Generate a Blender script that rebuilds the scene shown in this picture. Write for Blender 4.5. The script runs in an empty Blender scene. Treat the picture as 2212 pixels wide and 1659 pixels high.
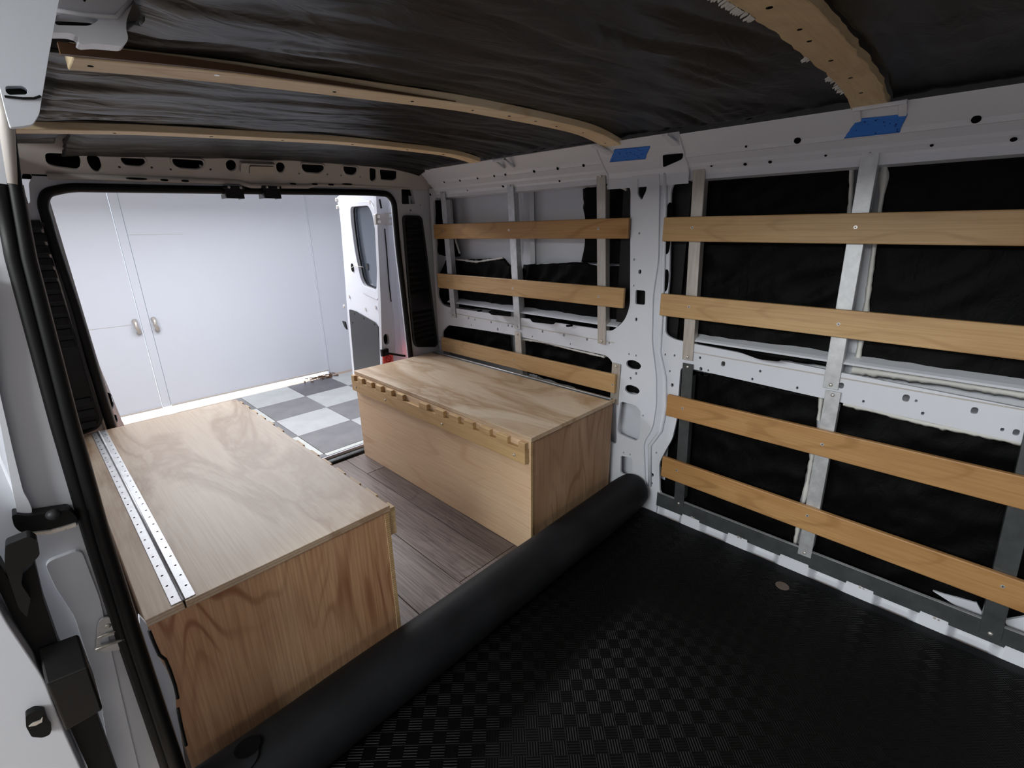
import bpy, bmesh, math, random
import numpy as np
from mathutils import Vector, Matrix, noise
from mathutils.geometry import tessellate_polygon
random.seed(4)
PI = math.pi
sc = bpy.context.scene
col = sc.collection

# ---------------------------------------------------------------- camera
CH, FPX, YAW, PITCH, ROLL = 1.30, 1018.36, .7991, .3195, -.0142
def cam_axes():
    cy, sy, cp, sp = math.cos(YAW), math.sin(YAW), math.cos(PITCH), math.sin(PITCH)
    f = Vector((sy*cp, cy*cp, -sp)); r = Vector((cy, -sy, 0)); u = r.cross(f)
    cr, sr = math.cos(ROLL), math.sin(ROLL)
    return cr*r + sr*u, -sr*r + cr*u, f
CR, CU, CF = cam_axes()
cd = bpy.data.cameras.new('camera'); cam = bpy.data.objects.new('camera', cd); col.objects.link(cam)
cd.sensor_width = 36; cd.lens = FPX/2212*36; cd.clip_start = .02; cd.clip_end = 100
m = Matrix((CR, CU, -CF)).transposed().to_4x4(); m.translation = (0, 0, CH); cam.matrix_world = m
sc.camera = cam
CP = Vector((0, 0, CH))
# ---------------------------------------------------------------- world, exposure, lights
w = bpy.data.worlds.new('daylight'); sc.world = w; w.use_nodes = True
bg = w.node_tree.nodes['Background']; bg.inputs[0].default_value = (.80, .88, 1, 1); bg.inputs[1].default_value = 3.0
sc.view_settings.view_transform = 'Standard'; sc.view_settings.look = 'None'
sc.view_settings.exposure = 0.28; sc.view_settings.gamma = 1; sc.view_settings.use_curve_mapping = False
def area(name, loc, rot, sx, sy, power, color=(1, 1, 1)):
    l = bpy.data.lights.new(name, 'AREA'); l.shape = 'RECTANGLE'; l.size = sx; l.size_y = sy
    l.energy = power; l.color = color
    o = bpy.data.objects.new(name, l); o.location = loc; o.rotation_euler = rot; col.objects.link(o); return o
area('garage_light_rear', (1.1, 4.3, 2.2), (math.radians(-22), 0, 0), 2.6, .6, 112, (.95, .96, 1))
area('garage_light_side', (-1.9, .8, 2.0), (0, math.radians(-42), 0), .6, 2.6, 108, (.96, 1, .98))
area('garage_light_front', (-.6, -2.4, 2.1), (math.radians(38), 0, 0), 1.6, .5, 9, (1, .96, .9))
sl = bpy.data.lights.new('sun', 'SUN'); sl.energy = 7; sl.angle = .01; sl.color = (1, .98, .95)
so_ = bpy.data.objects.new('sun', sl); so_.rotation_euler = (math.radians(-68), 0, 0); col.objects.link(so_)
for nm, loc in (('tail_lamp_glow', (1.80, 2.66, .50)), ('tail_lamp_glow', (.10, 2.66, .50))):
    l = bpy.data.lights.new(nm, 'POINT'); l.energy = .10; l.color = (1, .10, .08); l.shadow_soft_size = .03
    o = bpy.data.objects.new(nm, l); o.location = loc; col.objects.link(o)

# ---------------------------------------------------------------- measuring helper: pixel of the photo -> point on a real plane
def ray(u, v):
    return CR*((u-1106)/FPX) - CU*((v-829.5)/FPX) + CF
def onpl(u, v, p0, n):
    d = ray(u, v); t = (Vector(p0)-CP).dot(n)/d.dot(n); return CP + d*t
def PX(u, v, x): p = onpl(u, v, (x, 0, 0), Vector((1, 0, 0))); return (p.y, p.z)
def PY(u, v, y): p = onpl(u, v, (0, y, 0), Vector((0, 1, 0))); return (p.x, p.z)
def PZ(u, v, z): p = onpl(u, v, (0, 0, z), Vector((0, 0, 1))); return (p.x, p.y)
def pxs(pts, x): return [PX(u, v, x) for u, v in pts]
def pys(pts, y): return [PY(u, v, y) for u, v in pts]

# ---------------------------------------------------------------- materials
def srgb(r, g, b):
    f = lambda c: (c/255/12.92) if c/255 <= .04045 else ((c/255+.055)/1.055)**2.4
    return (f(r), f(g), f(b), 1)
def newmat(name, color, rough=.5, metal=0, spec=.5):
    mt = bpy.data.materials.new(name); mt.use_nodes = True
    b = mt.node_tree.nodes['Principled BSDF']
    b.inputs['Base Color'].default_value = color; b.inputs['Roughness'].default_value = rough
    b.inputs['Metallic'].default_value = metal; b.inputs['Specular IOR Level'].default_value = spec
    return mt, mt.node_tree, b
def nd(nt, t, **k):
    n = nt.nodes.new(t)
    for a, v in k.items(): setattr(n, a, v)
    return n
def coords(nt, scale, rot=(0, 0, 0), loc=(0, 0, 0)):
    tc = nd(nt, 'ShaderNodeTexCoord'); mp = nd(nt, 'ShaderNodeMapping')
    mp.inputs['Scale'].default_value = scale; mp.inputs['Rotation'].default_value = rot; mp.inputs['Location'].default_value = loc
    nt.links.new(tc.outputs['Object'], mp.inputs[0]); return mp.outputs[0]
def ntex(nt, vec, scale=1, detail=4, rough=.5, dist=0):
    n = nd(nt, 'ShaderNodeTexNoise'); n.inputs['Scale'].default_value = scale; n.inputs['Detail'].default_value = detail
    n.inputs['Roughness'].default_value = rough; n.inputs['Distortion'].default_value = dist
    nt.links.new(vec, n.inputs['Vector']); return n.outputs[0]
def mth(nt, op, a, b=None, clamp=False):
    n = nd(nt, 'ShaderNodeMath', operation=op); n.use_clamp = clamp
    for i, x in enumerate((a, b)):
        if x is None: continue
        if isinstance(x, (int, float)): n.inputs[i].default_value = x
        else: nt.links.new(x, n.inputs[i])
    return n.outputs[0]
def ramp(nt, fac, stops):
    r = nd(nt, 'ShaderNodeValToRGB'); e = r.color_ramp.elements
    while len(e) < len(stops): e.new(.5)
    for i, (p, c) in enumerate(stops): e[i].position = p; e[i].color = c if len(c) == 4 else (*c, 1)
    nt.links.new(fac, r.inputs[0]); return r.outputs[0]
def mixc(nt, fac, a, b, mode='MIX'):
    n = nd(nt, 'ShaderNodeMix', data_type='RGBA', blend_type=mode)
    for i, x in ((0, fac), (6, a), (7, b)):
        if isinstance(x, (int, float)): n.inputs[i].default_value = x
        elif isinstance(x, tuple): n.inputs[i].default_value = x
        else: nt.links.new(x, n.inputs[i])
    return n.outputs[2]
def bump(nt, b, h, strength=.3, dist=.01):
    n = nd(nt, 'ShaderNodeBump'); n.inputs['Strength'].default_value = strength; n.inputs['Distance'].default_value = dist
    nt.links.new(h, n.inputs['Height']); nt.links.new(n.outputs[0], b.inputs['Normal'])

def wood(name, base, light, dark, axis='Y', seed=0, rings=26, big=1.6, lineamt=.5, stain=None, stainamt=.0, rough=.55, ply=False, width=4.0, fibamt=.28, thin=.82):
    """veneer: big slow bands, contour-line cathedral figure, fine fibres along the axis"""
    mt, nt, b = newmat(name, base, rough, 0, .3)
    st = {'X': (.25, 1, 1), 'Y': (1, .25, 1), 'Z': (1, 1, .2)}[axis]
    fine = {'X': (4, 160, 160), 'Y': (160, 4, 160), 'Z': (160, 160, 4)}[axis]
    v = coords(nt, st, loc=(seed*3.1, seed*1.7, seed*2.3))
    n1 = ntex(nt, v, width, 2, .4, .3)
    ring = mth(nt, 'SINE', mth(nt, 'MULTIPLY', n1, rings*2))
    fib = ntex(nt, coords(nt, fine, loc=(seed, seed*2, 0)), 1, 3, .6)
    lines = ramp(nt, mth(nt, 'ADD', mth(nt, 'MULTIPLY', ring, .5), .5), [(0, (0, 0, 0)), (thin, (.14, .14, .14)), (1, (1, 1, 1))])
    n2 = ntex(nt, coords(nt, st, loc=(seed*5.3+4, seed, 7)), big*width*.6, 3, .5, .2)
    c = mixc(nt, ramp(nt, n2, [(.36, (0, 0, 0)), (.64, (1, 1, 1))]), base, light)
    fade = ramp(nt, ntex(nt, coords(nt, (1, 1, 1), loc=(seed+9, 2, 1)), 2.4, 2), [(.42, (0, 0, 0)), (.62, (1, 1, 1))])
    c = mixc(nt, mth(nt, 'MULTIPLY', mth(nt, 'MULTIPLY', lines, lineamt), fade), c, dark)
    c = mixc(nt, mth(nt, 'MULTIPLY', ramp(nt, fib, [(.35, (1, 1, 1)), (.6, (0, 0, 0))]), fibamt), c, dark)
    if stain:
        n3 = ntex(nt, coords(nt, tuple(s*1.0 for s in st), loc=(seed*2.7, 3+seed, 1)), 4.2, 5, .58, .9)
        c = mixc(nt, mth(nt, 'MULTIPLY', ramp(nt, n3, [(.46, (0, 0, 0)), (.57, (.9, .9, .9)), (.62, (.3, .3, .3)), (.72, (.8, .8, .8))]), stainamt), c, stain)
    if ply:
        tc = nd(nt, 'ShaderNodeTexCoord'); sx = nd(nt, 'ShaderNodeSeparateXYZ'); nt.links.new(tc.outputs['Object'], sx.inputs[0])
        geo = nd(nt, 'ShaderNodeNewGeometry'); sn = nd(nt, 'ShaderNodeSeparateXYZ'); nt.links.new(geo.outputs['Normal'], sn.inputs[0])
        up = mth(nt, 'ABSOLUTE', sn.outputs[2]); side = mth(nt, 'SUBTRACT', 1, up, True)
        s = mth(nt, 'SINE', mth(nt, 'MULTIPLY', sx.outputs[2], 2*PI/.0072))
        c = mixc(nt, mth(nt, 'MULTIPLY', mth(nt, 'MULTIPLY', ramp(nt, s, [(.0, (0, 0, 0)), (.7, (1, 1, 1))]), .55), side), c, dark)
    nt.links.new(c, b.inputs['Base Color']); bump(nt, b, fib, .08, .002)
    return mt
M = {}
M['lid_right'] = wood('lid_right', srgb(202, 180, 154), srgb(212, 196, 174), srgb(168, 136, 104), 'Y', 1, 5, 1.2, .15, srgb(158, 124, 88), .85, .45, True)
M['lid_left'] = wood('lid_left', srgb(190, 169, 146), srgb(200, 184, 163), srgb(160, 126, 94), 'Y', 5, 5, 1.2, .15, srgb(144, 112, 82), .85, .45, True)
M['front_ply'] = wood('front_ply', srgb(218, 188, 156), srgb(228, 204, 174), srgb(184, 140, 106), 'Y', 2, 22, 1.0, .4, None, 0, .5)
M['end_ply'] = wood('end_ply', srgb(166, 132, 104), srgb(196, 164, 132), srgb(128, 92, 68), 'Z', 3, 44, 2.2, .6, None, 0, .5, False, 4, .42)
M['end_ply_left'] = wood('end_ply_left', srgb(192, 148, 112), srgb(210, 172, 136), srgb(140, 92, 64), 'Z', 8, 60, 1.8, .85, None, 0, .5, False, 4.5, .45, .7)
M['edge_ply'] = wood('edge_ply', srgb(200, 166, 120), srgb(214, 184, 140), srgb(120, 84, 52), 'Y', 8, 20, 1, .4, None, 0, .6, True)
M['rail_wood'] = wood('rail_wood', srgb(196, 164, 118), srgb(214, 184, 140), srgb(140, 102, 66), 'Y', 6, 16, 1, .5, None, 0, .5)
M['slat_orange'] = wood('slat_orange', srgb(164, 120, 74), srgb(180, 140, 92), srgb(120, 78, 44), 'Y', 7, 14, .8, .4, None, 0, .42, False, 9)
M['slat_gold'] = wood('slat_gold', srgb(180, 144, 100), srgb(196, 162, 118), srgb(136, 98, 60), 'Y', 9, 14, .8, .35, None, 0, .42, False, 9)
M['batten'] = wood('batten', srgb(236, 212, 172), srgb(242, 224, 192), srgb(204, 164, 118), 'X', 11, 16, 1, .4, None, 0, .6, False, 6)
M['batten_side'] = wood('batten_side', srgb(92, 66, 46), srgb(110, 80, 56), srgb(52, 36, 26), 'X', 12, 16, 1, .4)
M['batten_old'] = wood('batten_old', srgb(206, 184, 144), srgb(218, 198, 160), srgb(160, 128, 92), 'X', 13, 8, 1, .3, srgb(150, 116, 88), .5)
def laminate(name, seed, a, b_, d):
    return wood(name, a, b_, d, 'Y', seed, 42, 1.6, .38, None, 0, .42, False, 7, .75)
M['plank_a'] = laminate('plank_a', 21, srgb(114, 101, 96), srgb(134, 122, 117), srgb(72, 60, 56))
M['plank_b'] = laminate('plank_b', 25, srgb(98, 85, 80), srgb(118, 105, 100), srgb(60, 48, 44))
M['plank_c'] = laminate('plank_c', 29, srgb(120, 108, 105), srgb(140, 130, 128), srgb(80, 68, 66))

def paint(name, c, rough=.32, nscale=3, amt=.05):
    mt, nt, b = newmat(name, c, rough, 0, .5)
    n = ntex(nt, coords(nt, (1, 1, 1)), nscale, 4)
    nt.links.new(mixc(nt, mth(nt, 'MULTIPLY', n, amt*2), c, tuple(x*.75 for x in c[:3])+(1,)), b.inputs['Base Color'])
    bump(nt, b, ntex(nt, coords(nt, (1, 1, 1)), 90, 2), .04, .001)
    return mt
M['paint'] = paint('paint', srgb(208, 210, 218))
M['paint_grey'] = paint('paint_grey', srgb(186, 180, 176), .45)
M['garage_white'] = paint('garage_white', srgb(203, 207, 217), .55, 1.2, .02)
M['garage_ceiling'] = paint('garage_ceiling', srgb(225, 225, 225), .8)
M['concrete'] = paint('concrete', srgb(176, 160, 146), .8, 6, .2)
M['torn'] = paint('torn', srgb(206, 204, 200), .7, 12, .2)

def fabric():
    mt, nt, b = newmat('black_fabric', srgb(12, 12, 13), .42, 0, .30)
    b.inputs['Sheen Weight'].default_value = .02; b.inputs['Sheen Roughness'].default_value = .4
    n1 = ntex(nt, coords(nt, (2, 5, 5)), 3, 3, .5, .8)
    n2 = ntex(nt, coords(nt, (1, 1, 1)), 260, 2)
    r = ramp(nt, n1, [(.30, (0, 0, 0)), (.5, (1, 1, 1)), (.70, (.1, .1, .1))])
    h = mth(nt, 'ADD', r, mth(nt, 'MULTIPLY', n2, .12)); bump(nt, b, h, .3, .005)
    c = mixc(nt, n2, srgb(4, 4, 5), srgb(10, 10, 12)); nt.links.new(c, b.inputs['Base Color'])
    return mt
M['fabric'] = fabric()
def wallfabric():
    mt, nt, b = newmat('black_wall_fabric', srgb(4, 4, 4), .6, 0, .09)
    n1 = ntex(nt, coords(nt, (6, 6, 3)), 2.5, 4, .6, 1)
    n2 = ntex(nt, coords(nt, (1, 1, 1)), 260, 2)
    bump(nt, b, mth(nt, 'ADD', n1, mth(nt, 'MULTIPLY', n2, .1)), .6, .008)
    return mt
M['wall_fabric'] = wallfabric()
M['rubber'] = newmat('rubber', srgb(9, 9, 10), .5, 0, .25)[0]
M['hole'] = newmat('dark_recess', (.004, .004, .004, 1), .9, 0, .05)[0]  # near-black colour does the shade inside holes and slots
M['plastic'] = newmat('black_plastic', srgb(15, 15, 16), .4, 0, .35)[0]
M['plastic_lit'] = newmat('lit_plastic', srgb(40, 41, 45), .34, 0, .5)[0]  # black plastic lightened, paints the highlights onto the left louvres
M['plastic_grey'] = newmat('grey_plastic', srgb(44, 44, 47), .5, 0, .4)[0]
def weave():
    mt, nt, b = newmat('mat_rubber', srgb(4, 4, 4), .5, 0, .14)
    v = coords(nt, (1/.0352,)*3, rot=(0, 0, PI/4))
    s = nd(nt, 'ShaderNodeSeparateXYZ'); nt.links.new(v, s.inputs[0])
    fx = mth(nt, 'FLOOR', s.outputs[0]); fy = mth(nt, 'FLOOR', s.outputs[1])
    chk = mth(nt, 'FLOORED_MODULO', mth(nt, 'ADD', fx, fy), 2)
    rx = mth(nt, 'SINE', mth(nt, 'MULTIPLY', s.outputs[0], 2*PI*5)); ry = mth(nt, 'SINE', mth(nt, 'MULTIPLY', s.outputs[1], 2*PI*5))
    h = mth(nt, 'ADD', mth(nt, 'MULTIPLY', rx, chk), mth(nt, 'MULTIPLY', ry, mth(nt, 'SUBTRACT', 1, chk)))
    bump(nt, b, h, .6, .0019)
    return mt
M['weave'] = weave()
def rollmat():
    mt, nt, b = newmat('mat_back', srgb(20, 20, 22), .6, 0, .18)
    n = ntex(nt, coords(nt, (1, 1, 1)), 5, 5, .6)
    nt.links.new(ramp(nt, n, [(.35, srgb(15, 16, 18)), (.7, srgb(27, 28, 31))]), b.inputs['Base Color'])
    bump(nt, b, ntex(nt, coords(nt, (1, 1, 1)), 40, 4), .15, .002)
    return mt
M['roll'] = rollmat()
def metal(name, c, rough, sc_=(1, 1, 1), ns=30):
    mt, nt, b = newmat(name, c, rough, .55, .5)
    n = ntex(nt, coords(nt, sc_), ns, 4, .6)
    nt.links.new(ramp(nt, n, [(.3, tuple(x*.72 for x in c[:3])), (.7, c[:3])]), b.inputs['Base Color'])
    nt.links.new(mth(nt, 'ADD', mth(nt, 'MULTIPLY', n, .25), rough-.1), b.inputs['Roughness'])
    return mt
M['galv'] = metal('galvanised', srgb(206, 207, 210), .42)
M['alu'] = metal('aluminium', srgb(205, 198, 190), .36, (1, 1, .1), 60)
M['galv_dark'] = metal('galvanised_dark', srgb(92, 95, 97), .34, (1, 1, 1), 18)
M['chrome'] = metal('screw_metal', srgb(225, 220, 214), .25)
M['glass'] = newmat('tinted_glass', srgb(120, 130, 142), .08, 0, .5)[0]
gb = M['glass'].node_tree.nodes['Principled BSDF']; gb.inputs['Transmission Weight'].default_value = .85
M['lens'] = newmat('lamp_lens', srgb(186, 176, 166), .35, 0, .5)[0]
def tape():
    mt, nt, b = newmat('blue_tape', srgb(52, 104, 186), .6, 0, .2)
    v = nd(nt, 'ShaderNodeTexVoronoi'); v.inputs['Scale'].default_value = 75
    nt.links.new(coords(nt, (.6, 1, 1.4), rot=(.6, 0, 0)), v.inputs['Vector'])
    nt.links.new(ramp(nt, v.outputs['Distance'], [(.14, srgb(24, 58, 126)), (.24, srgb(60, 116, 200))]), b.inputs['Base Color'])
    bump(nt, b, ntex(nt, coords(nt, (1, 1, 1)), 60, 3), .5, .003)
    return mt
M['tape'] = tape()
M['red_label'] = newmat('red_label', srgb(226, 92, 88), .4)[0]
M['red_mark'] = newmat('red_mark', srgb(170, 16, 22), .4)[0]
def tilemat(name, c, c2):
    mt, nt, b = newmat(name, c, .38, 0, .4)
    n = ntex(nt, coords(nt, (1, 1, 1)), 5, 5, .6)
    nt.links.new(ramp(nt, n, [(.35, c), (.7, c2)]), b.inputs['Base Color'])
    bump(nt, b, ntex(nt, coords(nt, (1, 1, 1)), 120, 2), .1, .001)
    return mt
M['tile_grey'] = tilemat('tile_grey', srgb(112, 111, 113), srgb(130, 128, 130))
M['tile_dark'] = tilemat('tile_dark', srgb(88, 86, 91), srgb(102, 100, 106))
M['tile_light'] = tilemat('tile_light', srgb(168, 170, 170), srgb(182, 184, 184))
M['snow_trim'] = tilemat('tile_trim', srgb(184, 186, 181), srgb(194, 196, 192))

# ---------------------------------------------------------------- object helpers
def link(name, me, mat, parent=None):
    o = bpy.data.objects.new(name, me); col.objects.link(o)
    if mat: me.materials.append(M[mat] if isinstance(mat, str) else mat)
    if parent: o.parent = parent; o.matrix_parent_inverse = parent.matrix_world.inverted() if False else Matrix.Identity(4)
    return o
def obj(name, bm, mat, parent=None, smooth=False, bevel=0, seg=2, org=None):
    """mesh object; org = origin (world). Child meshes are stored relative to their parent's origin."""
    base = Vector(parent['_o']) if parent is not None and '_o' in parent else Vector((0, 0, 0))
    if org is None: org = base if parent is not None else Vector((0, 0, 0))
    org = Vector(org)
    bmesh.ops.translate(bm, verts=bm.verts, vec=-org)
    me = bpy.data.meshes.new(name); bm.to_mesh(me); bm.free()
    o = link(name, me, mat, parent); o.location = org - base
    if smooth:
        for p in me.polygons: p.use_smooth = True
    if bevel:
        b = o.modifiers.new('bevel', 'BEVEL'); b.width = bevel; b.segments = seg; b.limit_method = 'ANGLE'; b.angle_limit = .7
    o['_o'] = list(org)
    return o
def empty(name, loc=(0, 0, 0)):
    o = bpy.data.objects.new(name, None); col.objects.link(o); o.location = loc; o.empty_display_size = .05; o['_o'] = list(loc); return o
def tag(o, label=None, cat=None, group=None, kind=None):
    if label: o['label'] = label
    if cat: o['category'] = cat
    if group: o['group'] = group
    if kind: o['kind'] = kind
    return o
def NB(): return bmesh.new()
def box(bm, a, b):
    x0, y0, z0 = a; x1, y1, z1 = b
    v = [bm.verts.new(p) for p in ((x0, y0, z0), (x1, y0, z0), (x1, y1, z0), (x0, y1, z0), (x0, y0, z1), (x1, y0, z1), (x1, y1, z1), (x0, y1, z1))]
    for f in ((0, 3, 2, 1), (4, 5, 6, 7), (0, 1, 5, 4), (1, 2, 6, 5), (2, 3, 7, 6), (3, 0, 4, 7)): bm.faces.new([v[i] for i in f])
    return bm
def hexa(bm, lo, hi):
    """lo, hi: four points each -> closed hexahedron"""
    a = [bm.verts.new(p) for p in lo]; b = [bm.verts.new(p) for p in hi]
    bm.faces.new(a[::-1]); bm.faces.new(b)
    for i in range(4): j = (i+1) % 4; bm.faces.new((a[i], a[j], b[j], b[i]))
    return bm
def tube(bm, pts, r, n=10, closed=False, cap=True):
    pts = [Vector(p) for p in pts]; N = len(pts); rings = []
    up = None
    for i, p in enumerate(pts):
        a = pts[(i-1) % N] if (closed or i > 0) else pts[i]; b = pts[(i+1) % N] if (closed or i < N-1) else pts[i]
        t = (b-a).normalized()
        if up is None: up = t.orthogonal().normalized()
        up = (up - t*up.dot(t)).normalized(); s = t.cross(up)
        rr_ = r[i] if isinstance(r, (list, tuple)) else r
        rings.append([bm.verts.new(p + up*math.cos(2*PI*k/n)*rr_ + s*math.sin(2*PI*k/n)*rr_) for k in range(n)])
    for i in range(N if closed else N-1):
        A, B = rings[i], rings[(i+1) % N]
        for k in range(n): bm.faces.new((A[k], A[(k+1) % n], B[(k+1) % n], B[k]))
    if cap and not closed: bm.faces.new(rings[0][::-1]); bm.faces.new(rings[-1])
    return bm
def disc(bm, c, n, r, h=.003, seg=12, dome=0):
    """short cylinder with axis n (front face towards n)"""
    n = Vector(n).normalized(); a = n.orthogonal().normalized(); b = n.cross(a); c = Vector(c)
    lo = [bm.verts.new(c + (a*math.cos(2*PI*k/seg)+b*math.sin(2*PI*k/seg))*r) for k in range(seg)]
    hi = [bm.verts.new(c + n*h + (a*math.cos(2*PI*k/seg)+b*math.sin(2*PI*k/seg))*r*(.6 if dome else .92)) for k in range(seg)]
    for k in range(seg): bm.faces.new((lo[k], lo[(k+1) % seg], hi[(k+1) % seg], hi[k]))
    bm.faces.new(hi); bm.faces.new(lo[::-1]); return bm
def fillet(poly, r, n=4):
    out = []; N = len(poly)
    for i in range(N):
        p0, p1, p2 = Vector(poly[i-1]), Vector(poly[i]), Vector(poly[(i+1) % N])
        a, b = (p0-p1), (p2-p1); la, lb = a.length, b.length
        d = min(r, la*.45, lb*.45); A = p1 + a/la*d; B = p1 + b/lb*d
        for k in range(n+1):
            t = k/n; out.append(tuple(A*(1-t)**2 + p1*2*t*(1-t) + B*t*t))
    return out
def oval(c, w, h, n=16, ang=0):
    """stadium-ish ellipse"""
    out = []
    for k in range(n):
        t = 2*PI*k/n; x = math.copysign(abs(math.cos(t))**.75, math.cos(t))*w/2; y = math.copysign(abs(math.sin(t))**.75, math.sin(t))*h/2
        out.append((c[0]+x*math.cos(ang)-y*math.sin(ang), c[1]+x*math.sin(ang)+y*math.cos(ang)))
    return out
def area2(p): return sum(p[i-1][0]*p[i][1]-p[i][0]*p[i-1][1] for i in range(len(p)))/2
def plate(bm, outer, holes, fmap, thick):
    """flat sheet with real holes. fmap(a, b, d) -> 3-D point, d = 0 front, d = thick back"""
    loops = [outer]+list(holes); flat = [p for l in loops for p in l]
    tris = tessellate_polygon([[Vector((a, b, 0)) for a, b in l] for l in loops])
    F = [bm.verts.new(fmap(a, b, 0)) for a, b in flat]; B = [bm.verts.new(fmap(a, b, thick)) for a, b in flat]
    for t in tris:
        if len(set(t)) < 3: continue
        try: bm.faces.new([F[i] for i in t]); bm.faces.new([B[i] for i in reversed(t)])
        except ValueError: pass
    k = 0
    for l in loops:
        n = len(l)
        for i in range(n):
            j = (i+1) % n
            try: bm.faces.new((F[k+i], F[k+j], B[k+j], B[k+i]))
            except ValueError: pass
        k += n
    bmesh.ops.recalc_face_normals(bm, faces=bm.faces)
    return bm
def fX(x, s=1): return lambda a, b, d: (x+s*d, a, b)
def fY(y, s=1): return lambda a, b, d: (a, y+s*d, b)
def fZ(z, s=-1): return lambda a, b, d: (a, b, z+s*d)
def extr(bm, prof, a0, a1, axis='Y'):
    """open profile polyline [(x,z)] swept straight along the axis"""
    if axis == 'Y': f = lambda p, t: (p[0], t, p[1])
    else: f = lambda p, t: (t, p[0], p[1])
    A = [bm.verts.new(f(p, a0)) for p in prof]; B = [bm.verts.new(f(p, a1)) for p in prof]
    for i in range(len(prof)-1): bm.faces.new((A[i], A[i+1], B[i+1], B[i]))
    return bm
def fbm(x, y, z, o=4): return noise.fractal(Vector((x, y, z)), 1.0, 2.0, o)

# ================================================================ SETTING: the van
# ---- van floor and laminate planks
fl = tag(obj('floor', box(NB(), (-.05, -1.2, -.04), (1.88, 2.52, -.012)), 'paint_grey'), kind='structure')
def plank(x0, x1, y0, y1, mat):
    g = .0012
    return obj('plank', box(NB(), (x0+g, y0+g, -.012), (x1-g, y1-g, 0)), mat, fl, bevel=.0012, seg=1, org=((x0+x1)/2, (y0+y1)/2, 0))
plank(.52, .72, .2, 2.52, 'plank_c'); plank(.72, .92, .2, 1.75, 'plank_c'); plank(.72, .92, 1.75, 2.52, 'plank_b')
plank(.92, 1.12, .2, 1.195, 'plank_c'); plank(.92, 1.12, 1.195, 2.52, 'plank_a')
plank(1.12, 1.32, .2, 1.195, 'plank_b'); plank(1.12, 1.32, 1.195, 2.235, 'plank_b'); plank(1.12, 1.32, 2.235, 2.52, 'plank_a')
plank(.02, .52, .2, 2.52, 'plank_a'); plank(1.32, 1.83, .2, 2.52, 'plank_b')
obj('sill_strip', box(NB(), (.17, 2.52, -.03), (1.72, 2.585, .004)), 'galv_dark', fl, bevel=.003)
obj('rear_bumper', box(NB(), (-.02, 2.585, -.42), (1.88, 2.66, -.012)), 'plastic', fl, bevel=.02)
obj('underbody', box(NB(), (-.05, -1.2, -.30), (1.88, 2.58, -.041)), 'plastic', fl)

# ---- ceiling: roof sheet, arched
ZR = [(-.1, 1.53), (0, 1.545), (.13, 1.56), (.36, 1.582), (.6, 1.597), (.98, 1.62), (1.33, 1.626), (1.56, 1.625), (1.70, 1.607), (1.80, 1.585), (1.95, 1.54)]
def zr(x): return float(np.mean(np.interp(np.linspace(x-.07, x+.07, 7), [a for a, _ in ZR], [b for _, b in ZR])))
bm = NB(); prof = [(x, zr(x)+.085) for x in np.linspace(-.06, 1.92, 24)]
extr(bm, [(p[0], p[1]) for p in prof], -1.2, 2.56); extr(bm, [(p[0], p[1]+.01) for p in prof], -1.2, 2.56)
ceil = tag(obj('ceiling', bm, 'paint_grey', smooth=True), kind='structure')

# ---- right wall
bm = NB(); box(bm, (1.96, -.9, -.04), (1.975, 2.52, 1.66))
wr = tag(obj('wall_right', bm, 'paint'), kind='structure')
XF = 1.85
O1 = fillet(pxs([(935, 432), (952, 418), (1335, 388), (1352, 394), (1362, 407), (1361, 660), (1350, 692), (1322, 716), (1300, 712), (970, 664), (955, 658), (945, 640)], XF), .03)
O2 = fillet(pxs([(955, 716), (968, 702), (1100, 722), (1310, 768), (1322, 780), (1331, 812), (1332, 960), (962, 838)], XF), .02)
O3 = fillet(pxs([(1449, 410), (1460, 386), (1490, 373), (1560, 364), (2330, 315), (2330, 905), (1500, 743), (1456, 733), (1437, 722), (1438, 690), (1446, 600)], XF), .02)
O4 = fillet(pxs([(1470, 793), (1500, 798), (2330, 985), (2330, 1440), (1425, 1066), (1424, 1000), (1436, 976), (1452, 948), (1462, 905)], XF), .02)
holes = [O1, O2, O3, O4]
def hp(pts, r=.008, x=XF): return fillet(pxs(pts, x), r, 3)
PH = [hp([(1378, 384), (1388, 388), (1398, 396), (1396, 412), (1386, 433), (1377, 420)]),
      hp([(1432, 334), (1477, 330), (1474, 343), (1433, 361)]),
      hp([(1373, 626), (1394, 628), (1393, 659), (1372, 657)]),
      hp([(1354, 779), (1366, 777), (1380, 783), (1386, 791), (1380, 799), (1362, 797), (1352, 789)], .02),
      hp([(1351, 833), (1362, 831), (1377, 837), (1383, 845), (1376, 853), (1359, 851), (1349, 843)], .02),
      hp([(1341, 867), (1374, 876), (1384, 888), (1382, 945), (1374, 953), (1336, 937), (1333, 928)], .012),
      hp([(1341, 984), (1366, 990), (1366, 1024), (1360, 1029), (1340, 1022)], .01)]
def pho(u, v, w_, h_, ang=0, x=XF): return oval(PX(u, v, x), w_, h_, 12, ang)
small = [(1381, 504, .007), (1370, 561, .008), (1382, 587, .014), (1369, 617, .006), (1398, 614, .006),
         (1374, 690, .012), (1374, 807, .010), (1362, 817, .010), (1389, 898, .008), (1359, 765, .007), (1374, 768, .007),
         (1347, 978, .007), (1361, 982, .007), (1418, 978, .007), (1409, 1026, .014), (1408, 1044, .009), (1452, 832, .012), (1447, 802, .007)]
PS = [pho(u, v, s_, s_*1.35) for u, v, s_ in small]
SC = [pho(1446, 462, .022, .085), pho(1441, 525, .022, .085), pho(1438, 606, .026, .09), pho(1434, 685, .02, .05)]
SC = []
rail_h = [(928, 505, .01), (983, 663, .01)]
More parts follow.
